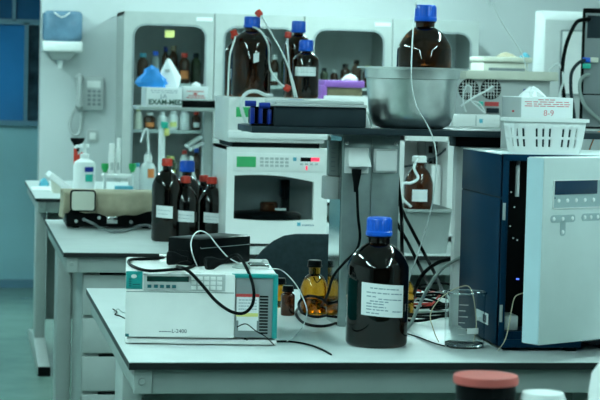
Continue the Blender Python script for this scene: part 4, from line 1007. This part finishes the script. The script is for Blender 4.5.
# leads inside the open housing gap
cable('signal_wire', 'dark wire slanting across the open white housing', 'wire', [Vector((xa+.021, 7.66, at(401, 167, 7.66).z)), at(414, 165, 7.66), at(428, 161, 7.66), at(440, 154, 7.65), Vector((xb-.028, 7.66, at(452, 148, 7.66).z))], .004, 'dark')
cable('plastic_tube', 'white tube curling over the brown bottle in the open housing', 'tubing', [Vector((qb.x-.055, 7.115, bzt+.004)), at(401, 196, 7.12), at(403, 184, 7.14), at(411, 183, 7.15), at(418, 178, 7.16), at(414, 168, 7.17), Vector((qb.x-.012, 7.222, Z1+hb_-.004))], .005, 'tube')

# ------------------------------------------------------------------ rear bench: shelf and things
S3 = at(180, 107.5, 10.45).z
t = thing('bench_shelf', 'narrow pale shelf above the rearmost bench, carrying the glove boxes', 'shelf', (.9, 10.45, .9))
xs = at(139, 108, 10.45).x
MB().box(xs, 3.14, 10.45, 10.85, S3-.018, S3, .003).build('shelf_board', 'steel_pale', t)
for x in (at(203, 150, 10.7).x, 2.2): MB().box(x, x+.045, 10.68, 10.76, .9, S3-.018, .004).build('post', 'steel_pale', t)
yg = 10.47
gx0, gx1, gzt = at(146.5, 100, yg).x, at(182, 100, yg).x, at(165, 87.5, yg).z
t = thing('glove_box', 'white glove box lettered EXAM-MED on the rear shelf', 'box', (gx0, yg, S3))
MB().box(gx0, gx1, yg, yg+.30, S3, gzt, .003).build('carton', 'paper', t)
MB().box(gx0-.001, gx0, yg+.005, yg+.295, S3+.004, gzt-.004).build('grey_side', 'grey', t)  # grey sheet covering the left end of the carton
m = MB().text('EXAM-MED', .036, ftext((gx0+gx1)/2+.008, yg-.0004, S3+.025), .0004, .0010)
m.build('lettering', 'ink_green', t)
m = MB().text('J.A', .03, ftext((gx0+gx1)/2-.004, yg-.0004, S3+.056), .0004, .0005)
print_lines(m, gx0+.01, gx1-.01, yg, [(gzt-.018, .05, .95), (gzt-.028, .1, .9)], .003, seed=3); m.build('print', 'ink_g', t)
wx0, wx1 = at(182.5, 95, yg+.01).x, at(208, 95, yg+.01).x; zz0 = at(195, 100.5, yg).z
bk = thing('black_case', 'flat black case under the pink printed box on the rear shelf', 'box', (wx0, yg, S3))
MB().box(wx0+.001, at(216, 103, yg).x, yg+.005, yg+.14, S3, zz0-.001, .003).build('case', 'black', bk)
t = thing('glove_box', 'white box with pale red printing, beside the EXAM-MED box on the rear shelf', 'box', (wx0, yg+.01, zz0))
bb = MB().box(wx0+.001, wx1, yg+.01, yg+.13, zz0-.001, at(195, 86.5, yg).z, .003).build('carton', 'paper', t)
m = MB(); print_lines(m, wx0+.01, wx1-.01, yg+.01, [(zz0+.012, .1, .95), (zz0+.022, .2, .9), (zz0+.045, .1, .9)], .005, seed=6); m.box((wx0+wx1)/2-.01, (wx0+wx1)/2+.01, yg+.0095, yg+.01, zz0+.03, zz0+.04); m.build('print', 'red_ink', bb)
def lump(name, label, cat, px, py0, py1, wpx, Y, m_, zbase, seed, peak=.3, sq=.6, amp=.16):
    R = random.Random(seed); q = at(px, py0, Y); hw = wpx/2*dep(q); h = at(px, py1, Y).z-zbase
    b = bmesh.new(); rws = []; NN = 16
    for i in range(6):
        u = i/5; r_ = hw*(1-u)**.6*(1 if i else .8)+.004
        rws.append([b.verts.new((q.x+peak*hw*u*u+r_*math.cos(2*PI*k/NN)*(1+R.uniform(-amp, amp)), Y+r_*sq*math.sin(2*PI*k/NN)*(1+R.uniform(-.1, .1)), zbase+(h*u*(1+R.uniform(-.12, .12)) if i else 0))) for k in range(NN)])
    for A, B in zip(rws, rws[1:]):
        for k in range(NN): b.faces.new((A[k], A[(k+1) % NN], B[(k+1) % NN], B[k]))
    b.faces.new(rws[-1]); b.faces.new(rws[0][::-1]); bmesh.ops.recalc_face_normals(b, faces=b.faces[:])
    mm = MB(); mm._merge(b); o = mm.build(name, m_, loc=(q.x, Y, zbase), angle=25); return tag(o, label, cat)
lump('glove', 'crumpled blue nitrile glove lying on the EXAM-MED box', 'glove', 152, 87, 66, 30, yg+.06, 'glove', gzt, 3, -.1, .45, .34)
# dust mask / tent card
qa = at(171, 78, 10.66); 
t = thing('dust_mask', 'white folded dust mask standing behind the glove boxes', 'mask', (qa.x, 10.68, gzt))
apex = at(167, 57.5, 10.66); l_ = at(157, 76, 10.62); r2_ = at(184, 75, 10.62)
MB().hull([(l_.x, 10.64, gzt+.012), (r2_.x-.02, 10.64, gzt+.012), (l_.x+.02, 10.62, gzt), (r2_.x-.03, 10.62, gzt), (l_.x+.02, 10.72, gzt), (r2_.x-.03, 10.72, gzt), (l_.x+.012, 10.66, l_.z), (r2_.x-.01, 10.66, l_.z), (apex.x, 10.66, apex.z), (apex.x+.02, 10.67, apex.z-.005)], .004).build('cup', 'paper', t)
m = MB(); a = at(168, 70, 10.6); m.box(a.x-.012, a.x+.012, 10.63, 10.65, a.z-.012, a.z+.004)
m.build('valve', 'grey', t)
qx = at(196, 86, yg+.07); lump('tissue', 'white crumpled tissue on the pink printed box', 'tissue', 196, 86.5, 82, 10, yg+.07, 'paper', at(195, 86.5, yg).z, 5, 0, .6)
# things on the rear bench
def bp3(px, py): return onz(px, py, Z1)
# pump dispenser
q = at(84, 190, 10.25); rr = 11*dep(q); t_top = at(84, 158, 10.25).z
t = thing('pump_dispenser', 'white pump dispenser bottle with a blue and green label on the rear bench', 'bottle', (q.x, 10.25, Z1))
hb = t_top-Z1
MB().lathe([(0, 0), (rr*.95, 0), (rr, .01), (rr, hb*.80), (rr*.9, hb*.9), (rr*.4, hb*.98), (rr*.35, hb), (0, hb)], (q.x, 10.25, Z1), 32).build('body', 'white_b', t)
pt = at(84, 144, 10.25).z
MB().lathe([(0, hb), (rr*.42, hb), (rr*.42, hb+.02), (rr*.15, hb+.024), (rr*.12, pt-Z1-.02), (rr*.4, pt-Z1-.018), (rr*.4, pt-Z1), (0, pt-Z1)], (q.x, 10.25, Z1), 20).tube([(q.x, 10.25, pt-.01), (q.x-.045, 10.23, pt-.012), (q.x-.05, 10.228, pt-.022)], .008).build('pump', 'white_b', t)
zz1, zz2 = at(88, 172, 10.2).z-Z1, at(88, 167, 10.2).z-Z1
lb = MB().patch(rr+.0005, zz1, zz2, -92, -40, (q.x, 10.25, Z1)).build('label', 'blue_d', t)
MB().patch(rr+.0005, zz1-.05, zz1-.012, -88, -44, (q.x, 10.25, Z1)).build('label', 'gteal', t)
# black funnel on red stem
q = at(75, 195, 10.4); zt0_ = at(77, 138, 10.4).z
t = thing('funnel_stand', 'black funnel on a thin red stem beside the white pump dispenser', 'funnel', (q.x, 10.4, Z1))
MB().lathe([(0, 0), (.05, 0), (.05, .008), (0, .008)], (q.x, 10.4, Z1), 24).build('base', 'black', t)
MB().cyl((q.x, 10.4, Z1+.005), (q.x, 10.4, zt0_-.05), .011).build('stem', 'red', t)
MB().tube([(q.x, 10.4, zt0_-.11), (q.x+.04, 10.4, zt0_-.08)], .012).build('clamp', 'red', t)
MB().lathe([(.01, zt0_-Z1-.07), (.013, zt0_-Z1-.045), (.036, zt0_-Z1-.012), (.037, zt0_-Z1), (.033, zt0_-Z1), (.01, zt0_-Z1-.04), (.008, zt0_-Z1-.07)], (q.x+.008, 10.4, Z1), 24).build('funnel', 'black', t)
# pipette stand
q = at(117, 190, 10.35); 
t = thing('pipette_stand', 'white pipette stand holding two white pipettes on the rear bench', 'stand', (q.x, 10.35, Z1))
zp = at(117, 174, 10.35).z
MB().box(q.x-.08, q.x+.08, 10.29, 10.41, zp-.02, zp, .006).box(q.x-.07, q.x-.06, 10.30, 10.40, Z1, zp-.02).box(q.x+.06, q.x+.07, 10.30, 10.40, Z1, zp-.02).build('rack', 'white', t)
MB().box(q.x-.075, q.x+.075, 10.295, 10.405, Z1, Z1+.014, .004).build('base', 'white', t)
def pip(label, px, ytop, r):
    a = at(px, 174, 10.35); z1_ = at(px, ytop, 10.35).z
    t2 = thing('pipette', label, 'pipette', (a.x, 10.35, zp))
    MB().lathe([(0, -.0), (r*.9, 0), (r, .02), (r, (z1_-zp)*.7), (r*.8, (z1_-zp)*.72), (r*.8, z1_-zp-.004), (r*.6, z1_-zp), (0, z1_-zp)], (a.x, 10.35, zp), 24).build('barrel', 'white', t2)
    MB().box(a.x-r*.5, a.x+r*.5, 10.35-r-.004, 10.35-r, zp+.02, zp+.06).build('scale_window', 'grey', t2)
pip('thicker and shorter white pipette in the white stand', 111.5, 143.5, .018)
pip('thinner and taller white pipette in the white stand', 118, 137.5, .012)
for px, lab in ((105, 'green capped tube left of the white pipette stand'), (132.5, 'green capped tube right of the white pipette stand')):
    a = at(px, 168, 10.2); hz_ = at(px, 163.5, 10.2).z-Z1
    t2 = thing('sample_tube', lab, 'tube', (a.x, 10.2, Z1))
    MB().lathe([(0, 0), (.018, 0), (.018, .006), (.005, .010), (.005, hz_-.045), (0, hz_-.045)], (a.x, 10.2, Z1), 20).build('stem', 'clear_pl', t2)
    MB().lathe([(0, hz_-.048), (.008, hz_-.045), (.019, hz_-.022), (.019, hz_), (0, hz_)], (a.x, 10.2, Z1), 20).build('cap', 'green', t2)
a = at(124, 190, 10.08); MB()
o = MB().box(a.x-.045, a.x+.045, 10.06, 10.12, Z1, at(124, 186, 10.08).z, .004).build('tip_box', 'skyblue', loc=(a.x, 10.09, Z1)); tag(o, 'flat teal tip box in front of the pipette stand', 'box')
# wash bottle
q = at(147.5, 190, 10.3); rr = 8.3*dep(q); hb = at(147, 162, 10.3).z-Z1
t = thing('wash_bottle', 'white wash bottle with an orange label and bent spout on the rear bench', 'bottle', (q.x, 10.3, Z1))
MB().lathe([(0, 0), (rr*.95, 0), (rr, .008), (rr, hb*.82), (rr*.75, hb*.93), (rr*.4, hb), (0, hb)], (q.x, 10.3, Z1), 28).build('body', 'clear_pl', t)
MB().lathe([(0, hb), (rr*.5, hb), (rr*.48, hb+.035), (0, hb+.038)], (q.x, 10.3, Z1), 24).build('cap', 'white', t)
MB().tube(spline([(q.x+.004, 10.3, Z1+hb+.03), at(148, 140, 10.3), at(147.5, 130.5, 10.3), at(145, 130, 10.3), at(141, 142, 10.3)], 8), .006).build('spout', 'tube', t)
MB().patch(rr+.0005, at(150, 178, 10.25).z-Z1, at(150, 169, 10.25).z-Z1, -96, -48, (q.x, 10.3, Z1)).build('label', 'orange', t)
q = at(137, 186, 10.5)
bottle('small pale blue bottle behind the pipette stand', (q.x, 10.5, Z1), .026, at(137, 163, 10.5).z-Z1, 'skyblue', 'clear_pl', .7, .85, .12, .5, .45, ridges=False)
# retort pole and slanted tubes
q = at(161, 190, 10.5); 
t = thing('burette', 'tall white burette tube with a yellow and green tip clamp on the rear bench', 'burette', (q.x, 10.5, Z1))
MB().cyl((q.x, 10.5, Z1+.012), (q.x, 10.5, at(161, 126, 10.5).z), .017).build('tube', 'tube', t)
MB().lathe([(0, 0), (.045, 0), (.045, .012), (0, .012)], (q.x, 10.5, Z1), 24).build('base', 'white', t)
a = at(165, 124, 10.5); MB().box(a.x-.02, a.x+.014, 10.47, 10.53, a.z-.022, a.z+.012, .004).build('clamp', 'gteal', t)
a = at(166.5, 132, 10.5); MB().box(a.x-.012, a.x+.012, 10.475, 10.49, a.z-.02, a.z+.02, .002).build('clip', 'yellow', t)
q = at(191, 190, 10.45)
t = thing('flask', 'clear white flask with a narrow neck on the rear bench', 'flask', (q.x, 10.45, Z1))
MB().lathe([(0, 0), (.024, 0), (.028, .01), (.026, .09), (.012, .13), (.010, .2), (.013, .203), (0, .203)], (q.x, 10.45, Z1), 28).build('body', 'clear_pl', t)
for lab, A_, B_ in (('upper of two white tubes slanting from the shelf post', (186, 146), (201, 137)), ('lower of two white tubes slanting from the shelf post', (190, 149), (203, 143))):
    p_, q_ = at(*A_, 10.6), at(*B_, 10.67); o = MB().tube([p_, q_], .011, 12).build('glass_tube', 'tube', loc=tuple(p_)); tag(o, lab, 'tube')
# white slanted tray with blue things
q0_, q1_ = at(46, 180, 10.6), at(69, 194, 10.35)
t = thing('tilted_tray', 'white tray lying tilted on the left of the rear bench', 'tray', (q1_.x, 10.5, Z1))
MB().hull([(q0_.x, 10.4, Z1+.085), (q0_.x+.02, 10.4, Z1+.105), (q1_.x+.02, 10.4, Z1+.03), (q1_.x, 10.4, Z1+.005), (q0_.x, 10.7, Z1+.085), (q0_.x+.02, 10.7, Z1+.105), (q1_.x+.02, 10.7, Z1+.03), (q1_.x, 10.7, Z1+.005)], .004).build('tray', 'white_b', t)
MB().hull([(q0_.x+.03, 10.43, Z1), (q1_.x-.02, 10.43, Z1), (q0_.x+.03, 10.66, Z1), (q1_.x-.02, 10.66, Z1), (q0_.x+.025, 10.43, Z1+.08), (q0_.x+.025, 10.66, Z1+.08), (q1_.x-.02, 10.43, Z1+.008), (q1_.x-.02, 10.66, Z1+.008)]).build('support', 'cream', t)
q = at(44, 186, 10.9); lump('glove', 'pale blue crumpled glove at the left end of the rear bench', 'glove', 44, 184, 178, 10, 11.1, 'skyblue', Z1, 11, 0)
lump('glove', 'pale blue crumpled cloth behind the tilted white tray', 'cloth', 60, 184, 179, 12, 11.2, 'skyblue', Z1, 12, 0)
q = onz(41, 189, Z1); o = MB().box(q.x-.05, q.x+.07, q.y-.15, q.y+.15, Z1, Z1+.004).build('paper_sheet', 'paper', loc=(q.x, q.y, Z1)); tag(o, 'white paper sheet at the left end of the rear bench', 'paper')
# purple carton on the rear shelf
px0, px1 = at(323, 95, 10.5).x, at(364, 95, 10.5).x; zt_p = at(345, 80.5, 10.5).z; zt_m = at(345, 87.5, 10.5).z
t = thing('carton', 'open brown carton with a purple rim and cloth on the rear shelf', 'box', (px0, 10.5, S3))
MB().box(px0+.02, px1-.01, 10.5, 10.75, S3, zt_m+.01, .003).build('box', 'card', t)
MB().box(px0+.005, px1, 10.49, 10.76, zt_m, zt_p, .006).box(px0-.01, px0+.02, 10.49, 10.74, S3, zt_m+.01, .006).build('rim', 'purple', t)
lump('tissue', 'white crumpled paper sticking out of the purple rimmed carton', 'paper', 350, 80.5, 74, 18, 10.62, 'paper', zt_p, 21, 0, .5)
o = MB().box(px0+.0, px1+.09, 10.44+.02, 10.485, S3, at(345, 96, 10.47).z, .003).build('white_board', 'white', loc=(px0, 10.47, S3)); tag(o, 'low white panel in front of the purple rimmed carton', 'panel')
# cream printer with things on top
qx0, qx1 = at(481, 65, 10.6).x, at(548, 65, 10.6).x; zpt = at(505, 57, 10.55).z
qx1 = min(qx1, 3.05)
t = thing('printer', 'cream box shaped printer on the rear shelf beyond the fan unit', 'printer', (qx0, 10.55, S3))
MB().box(qx0, qx1, 10.55, 10.84, S3, zpt-.03, .008).build('case', 'cream', t)
MB().box(qx0-.004, qx1+.02, 10.54, 10.84, zpt-.028, zpt, .006).build('lid', 'cream', t)
MB().box(qx0+.03, qx1-.02, 10.545, 10.552, zpt-.075, zpt-.060).build('paper_slot', 'midgrey', t)
lump('cloth', 'folded beige cloth on top of the cream printer', 'cloth', 506, 56.5, 52.5, 22, 10.66, 'beige', zpt, 31, 0, .5)
# white tapered cabinet instrument
x0, x1 = at(544, 60, 10.95).x, at(597, 60, 10.95).x+.1
zt_1, zt_2, zb_1 = at(560, 10.5, 10.95).z, at(560, 20, 10.95).z, Z1
t = thing('fume_hood', 'tall white tapered cabinet with a sloping top behind the computer tower', 'cabinet', (x0, 10.95, Z1))
MB().hull([(x0, 11.04, zt_1), (x1, 11.04, zt_1), (x0, 10.95, zt_2), (x1, 10.95, zt_2), (x0, 11.15, zt_1), (x1, 11.15, zt_1),
   (x0, 10.95, Z1), (x1, 10.95, Z1), (x0-.03, 11.15, Z1), (x1, 11.15, Z1)], .005).build('body', 'grey', t)
a, b2 = at(558.5, 95, 10.95), at(588, 30.5, 10.95)
MB().ring(rrect(a.x, a.x+.28, a.z, b2.z, .01), rrect(a.x+.008, a.x+.272, a.z+.008, b2.z-.008, .006), 10.94, 10.955).build('door_seal', 'midgrey', t)
MB().prism(rrect(a.x+.008, a.x+.272, a.z+.008, b2.z-.008, .006), 10.943, 10.952).build('door', 'white', t)
lump('blue_box', 'small blue object on the cream printer beside the white cabinet', 'box', 525, 57, 53, 10, 10.6, 'skyblue', zpt, 41, 0, .5)

# ------------------------------------------------------------------ wall things
yw = 13.06
dx0, dx1 = at(42.5, 40, yw-.1).x, at(81.5, 40, yw-.1).x
def dzz(py): return at(62, py, yw-.12).z
t = thing('towel_dispenser', 'blue and white paper towel dispenser on the back wall', 'dispenser', ((dx0+dx1)/2, yw, dzz(60)))
MB().box(dx0, dx1, yw-.20, yw, dzz(42), dzz(11), .03, seg=4).build('cover', 'disp_blue', t)
MB().box(dx0-.003, dx1+.003, yw-.205, yw, dzz(52), dzz(41.5), .012, seg=3).build('band', 'white', t)
cxd = (dx0+dx1)/2
MB().hull([(dx0+.03, yw-.18, dzz(52.5)+.01), (dx1-.03, yw-.18, dzz(52.5)+.01), (dx0+.03, yw, dzz(52.5)+.01), (dx1-.03, yw, dzz(52.5)+.01), (cxd-.06, yw-.14, dzz(60)), (cxd+.05, yw-.14, dzz(60)), (cxd-.06, yw-.03, dzz(60)), (cxd+.05, yw-.03, dzz(60))], .008).build('funnel', 'grey', t)
MB().lathe([(0, -.055), (.012, -.055), (.016, -.03), (.022, 0), (0, 0)], (cxd-.01, yw-.09, dzz(60)+.002), 20).build('paper_tail', 'white_b', t)
a = at(62, 14, yw-.2); MB().tube(spline([(a.x-.05, yw-.203, a.z+.01), (a.x, yw-.205, a.z-.02), (a.x+.05, yw-.203, a.z+.01)], 6), .004).build('logo_arc', 'white', t)
# wall phone
hx0, hx1 = at(74, 92, yw).x, at(103, 92, yw).x; hz0, hz1 = at(88, 110, yw).z, at(88, 76, yw).z
t = thing('wall_phone', 'pale grey telephone mounted on the back wall below the dispenser', 'telephone', ((hx0+hx1)/2, yw, hz0))
MB().box(hx0+.015, hx1, yw-.05, yw, hz0, hz1, .012).build('base', 'grey', t)
MB().tube(spline([(hx0+.03, yw-.07, hz0+.02), (hx0+.03, yw-.09, hz0+.05), (hx0+.03, yw-.095, (hz0+hz1)/2), (hx0+.03, yw-.09, hz1-.03), (hx0+.03, yw-.07, hz1-.005)], 6), [.026]*5+[.018]*6+[.016]*4+[.018]*5+[.026]*5, 12).build('handset', 'grey', t)
for r_ in range(4):
    for c_ in range(3): MB().box(hx0+.085+c_*.032, hx0+.107+c_*.032, yw-.055, yw-.049, hz0+.03+r_*.028, hz0+.048+r_*.028, .002).build('key', 'midgrey', t)
MB().box(hx0+.08, hx1-.02, yw-.053, yw-.049, hz1-.075, hz1-.03, .002).build('faceplate', 'white', t)
S = [at(76, 108, yw-.06), at(72, 116, yw-.04), at(70, 126, yw-.03), at(73, 134, yw-.03), at(79, 134, yw-.03), at(81, 124, yw-.03), at(82, 112, yw-.03)]
MB().tube(spline(S, 8), .009).build('cord', 'grey', t)
a = at(92.5, 136, yw); t = thing('wall_outlet', 'square wall outlet plate below the telephone', 'outlet', (a.x, yw, a.z))
MB().box(a.x-.035, a.x+.035, yw-.012, yw, a.z-.04, a.z+.04, .004).build('plate', 'grey', t)
MB().box(a.x-.02, a.x+.02, yw-.014, yw-.011, a.z-.022, a.z+.022, .003).build('socket', 'white', t)

# ------------------------------------------------------------------ back cabinets with rounded glass doors
YC = 12.5; CX = 1.003; CW = .5705; CT = 1.918
SHZ = (.86, 1.18, 1.475)
clab = ('grey glass door cabinet nearest the telephone, yellow note on its pane', 'grey glass door cabinet behind the bottles on the autosampler', 'grey glass door cabinet behind the purple rimmed carton', 'grey glass door cabinet behind the bottle in the bowl')
for i in range(4):
    x0 = CX+i*CW; x1 = x0+CW-.004
    t = thing('storage_cabinet', clab[i], 'cabinet', ((x0+x1)/2, YC, 0), 0, 'glass door cabinets along the back wall')
    c = MB().box(x0, x0+.018, YC+.02, yw-.002, 0, CT).box(x1-.018, x1, YC+.02, yw-.002, 0, CT).box(x0, x1, YC+.02, yw-.002, CT-.02, CT).box(x0, x1, YC+.02, yw-.002, 0, .08)
    c.build('carcass', 'cabinet', t)
    MB().box(x0+.018, x1-.018, yw-.02, yw-.004, .08, CT-.02).build('back_panel', 'cab_in', t)
    for z in SHZ: MB().box(x0+.018, x1-.018, YC+.06, yw-.02, z-.018, z).build('shelf', 'steel_pale', t)
    no = 9
    O_ = rrect(x0+.001, x1-.001, .06, CT-.002, .004, 8); I_ = rrect(x0+.062, x1-.055, .70, CT-.082, .075, 8)
    dr = MB().ring(O_, I_, YC, YC+.02).build('door', 'cabinet', t)
    MB().ring(rrect(x0+.055, x1-.048, .693, CT-.075, .082, 8), rrect(x0+.066, x1-.059, .704, CT-.086, .072, 8), YC-.005, YC).build('gasket', 'midgrey', dr)
    MB().prism(rrect(x0+.058, x1-.05, .696, CT-.078, .08, 8), YC+.008, YC+.012).build('pane', M['pane'], dr)
    MB().box(x1-.04, x1-.028, YC-.03, YC-.02, .95, 1.1, .004).box(x1-.04, x1-.028, YC-.022, YC, .955, .97).box(x1-.04, x1-.028, YC-.022, YC, 1.08, 1.095).build('handle', 'chrome', dr)
    if i in (0, 2):
        MB().box(x1-.115, x1-.012, YC-.003, YC, CT-.05, CT-.026).build('name_plate', 'paper', dr)
    if i == 0:
        a, b2 = at(165, 37.5, YC), at(174.5, 30.5, YC); MB().box(a.x, b2.x, YC-.003, YC+.008, a.z, b2.z).build('note', 'yellow', dr)
GR = {1: 'upper shelf reagents', 0: 'lower shelf reagents'}
def cab_bottle(label, px, ytop, wpx, cap, glass, z, Y=12.75, lab=None, group=None):
    q = at(px, 80, Y); r_ = wpx/2*dep(q); h = max(.06, at(px, ytop, Y).z-z)
    L_ = [(-135, -50, h*.15, h*.42, 0, lab, [])] if lab else []
    bottle(label, (q.x, Y, z), r_, h, cap, glass, .66, .82, .14, .6, .5, group='bottles and jars in the glass cabinets', labels=L_, ridges=False)
Zs = SHZ[2]
M['brown_o'] = mat('brown_bottle', (.05, .022, .012, 1), .15, noise=.2)
M['greenish'] = mat('olive_bottle', (.05, .07, .035, 1), .2, noise=.2)
cab_bottle('dark bottle with a pale teal cap, leftmost in the first glass cabinet', 142.5, 53, 11.5, 'skyblue', 'brown_o', Zs, 12.7)
cab_bottle('grey bottle with a blue cap, upper shelf of the first glass cabinet', 155, 51, 10, 'blue', 'midgrey', Zs, 12.72)
cab_bottle('dark bottle with a navy cap at the back of the upper shelf, first glass cabinet', 165, 46.5, 8, 'blue_d', 'brown_o', Zs, 12.86)
cab_bottle('tall dark bottle with a brown cap, upper shelf of the first glass cabinet', 173, 45.5, 10, 'card', 'brown_o', Zs, 12.8)
cab_bottle('bottle with a red cap and orange label in the first glass cabinet', 184, 53, 11.5, 'red', 'brown_o', Zs, 12.7, 'orange')
cab_bottle('olive bottle with a dark cap, rightmost on the upper shelf, first glass cabinet', 195.5, 53, 10, 'dark', 'greenish', Zs, 12.75)
Zl = SHZ[1]
for px, yt, w_, cp_, gl, lb_, lab in ((139, 108, 8, 'yellow', 'cream', None, 'pale yellow tub at the left of the middle shelf, first glass cabinet'), (150.5, 113, 12, 'white', 'brown_o', 'orange', 'squat brown jar with an orange label in the first glass cabinet'), (163, 112, 9, 'white', 'white', None, 'white jar in the middle of the middle shelf, first glass cabinet'), (174, 111, 10, 'white', 'white', 'yellow', 'white jar with a yellow band, middle shelf of the first glass cabinet'), (185.5, 109, 10, 'white_b', 'white_b', None, 'tall white jar, middle shelf of the first glass cabinet'), (197, 112, 9, 'red', 'brown_o', 'paper', 'brown jar with a red cap at the right, middle shelf of the first glass cabinet')):
    cab_bottle(lab, px, yt, w_, cp_, gl, Zl, 12.7, lb_)
for px, yt, w_, cp_, gl, lb_, lab in ((150, 152, 10, 'white', 'greenish', 'yellow', 'olive jar low in the first glass cabinet'), (172, 156, 14, 'yellow', 'greenish', 'yellow', 'olive jar with a yellow lid low in the first glass cabinet'), (186, 150, 9, 'red', 'white', None, 'white bottle with a red cap low in the first glass cabinet'), (198, 148, 9, 'blue', 'brown_o', None, 'brown bottle with a blue cap low in the first glass cabinet')):
    zq_ = SHZ[0]
    cab_bottle(lab, px, yt, w_, cp_, gl, zq_, 12.7, lb_)
for px, yt, w_, cp_, gl, lb_, lab in ((324, 68, 8, 'dark', 'greenish', None, 'olive bottle at the left of the third glass cabinet'), (334, 70, 8, 'white', 'brown_o', 'paper', 'brown bottle with a white label in the third glass cabinet'), (345, 64, 10, 'black', 'brown_o', 'orange', 'brown bottle with an orange label in the third glass cabinet'), (356, 60, 10, 'black', 'brown_o', None, 'taller brown bottle with a black cap in the third glass cabinet'), (367, 66, 9, 'yellow', 'brown_o', None, 'brown bottle with a yellow cap in the third glass cabinet'), (378, 68, 8, 'dark', 'greenish', None, 'olive bottle at the right of the third glass cabinet')):
    cab_bottle(lab, px, yt, w_, cp_, gl, Zs, 12.75, lb_)
for px, yt, w_, cp_, gl, lb_, lab in ((229, 50, 9, 'red', 'brown_o', None, 'brown bottle with a red cap in the second glass cabinet'), (274, 55, 9, 'white', 'brown_o', 'paper', 'brown bottle with a white label in the second glass cabinet'), (285, 52, 9, 'blue', 'greenish', None, 'olive bottle with a blue cap in the second glass cabinet')):
    cab_bottle(lab, px, yt, w_, cp_, gl, Zs, 12.75, lb_)

# ------------------------------------------------------------------ blurred things on the nearest bench
q = at(486, 375, 2.9); zt0 = q.z
t = thing('jar', 'black tapered jar with a dull red lid, blurred in the foreground', 'jar', (q.x, 2.9, Z1))
rr = 33*dep(q); hj = zt0-Z1
MB().lathe([(0, 0), (rr*.62, 0), (rr*.66, .006), (rr*.92, hj-.02), (rr*.9, hj-.01), (0, hj-.01)], (q.x, 2.9, Z1), 40).build('body', 'black', t)
MB().lathe([(0, hj-.012), (rr*.98, hj-.012), (rr, hj-.006), (rr*.97, hj), (0, hj+.001)], (q.x, 2.9, Z1), 40).build('lid', 'pinkred', t)
q = at(543, 391, 2.86); zt0 = q.z; rr = 23*dep(q)
t = thing('tub', 'low white rounded tub beside the dark jar in the foreground', 'tub', (q.x, 2.86, Z1)); hj = zt0-Z1
MB().lathe([(0, 0), (rr*.9, 0), (rr*.95, .01), (rr*.97, hj-.03), (0, hj-.03)], (q.x, 2.86, Z1), 32).build('body', 'white', t)
MB().lathe([(0, hj-.032), (rr, hj-.032), (rr*1.0, hj-.012), (rr*.9, hj-.002), (0, hj+.001)], (q.x, 2.86, Z1), 32).build('lid', 'white_b', t)
q = at(590, 400, 2.88); rr = .06; zt0 = at(600, 352, 2.88).z; hj = zt0-Z1
t = thing('jug', 'tall white plastic bottle cut off by the right edge in the foreground', 'bottle', (q.x+rr, 2.88, Z1))
MB().lathe([(0, 0), (rr*.95, 0), (rr, .01), (rr, hj*.72), (rr*.93, hj*.85), (rr*.6, hj*.98), (rr*.4, hj), (0, hj)], (q.x+rr, 2.88, Z1), 40).build('body', 'white_b', t)
MB().lathe([(0, hj-.001), (rr*.42, hj-.001), (rr*.42, hj+.025), (0, hj+.026)], (q.x+rr, 2.88, Z1), 28).build('cap', 'white', t)

w = bpy.data.worlds.new('world'); sc.world = w; w.use_nodes = True
w.node_tree.nodes['Background'].inputs[0].default_value = (.4, .7, .7, 1); w.node_tree.nodes['Background'].inputs[1].default_value = .05
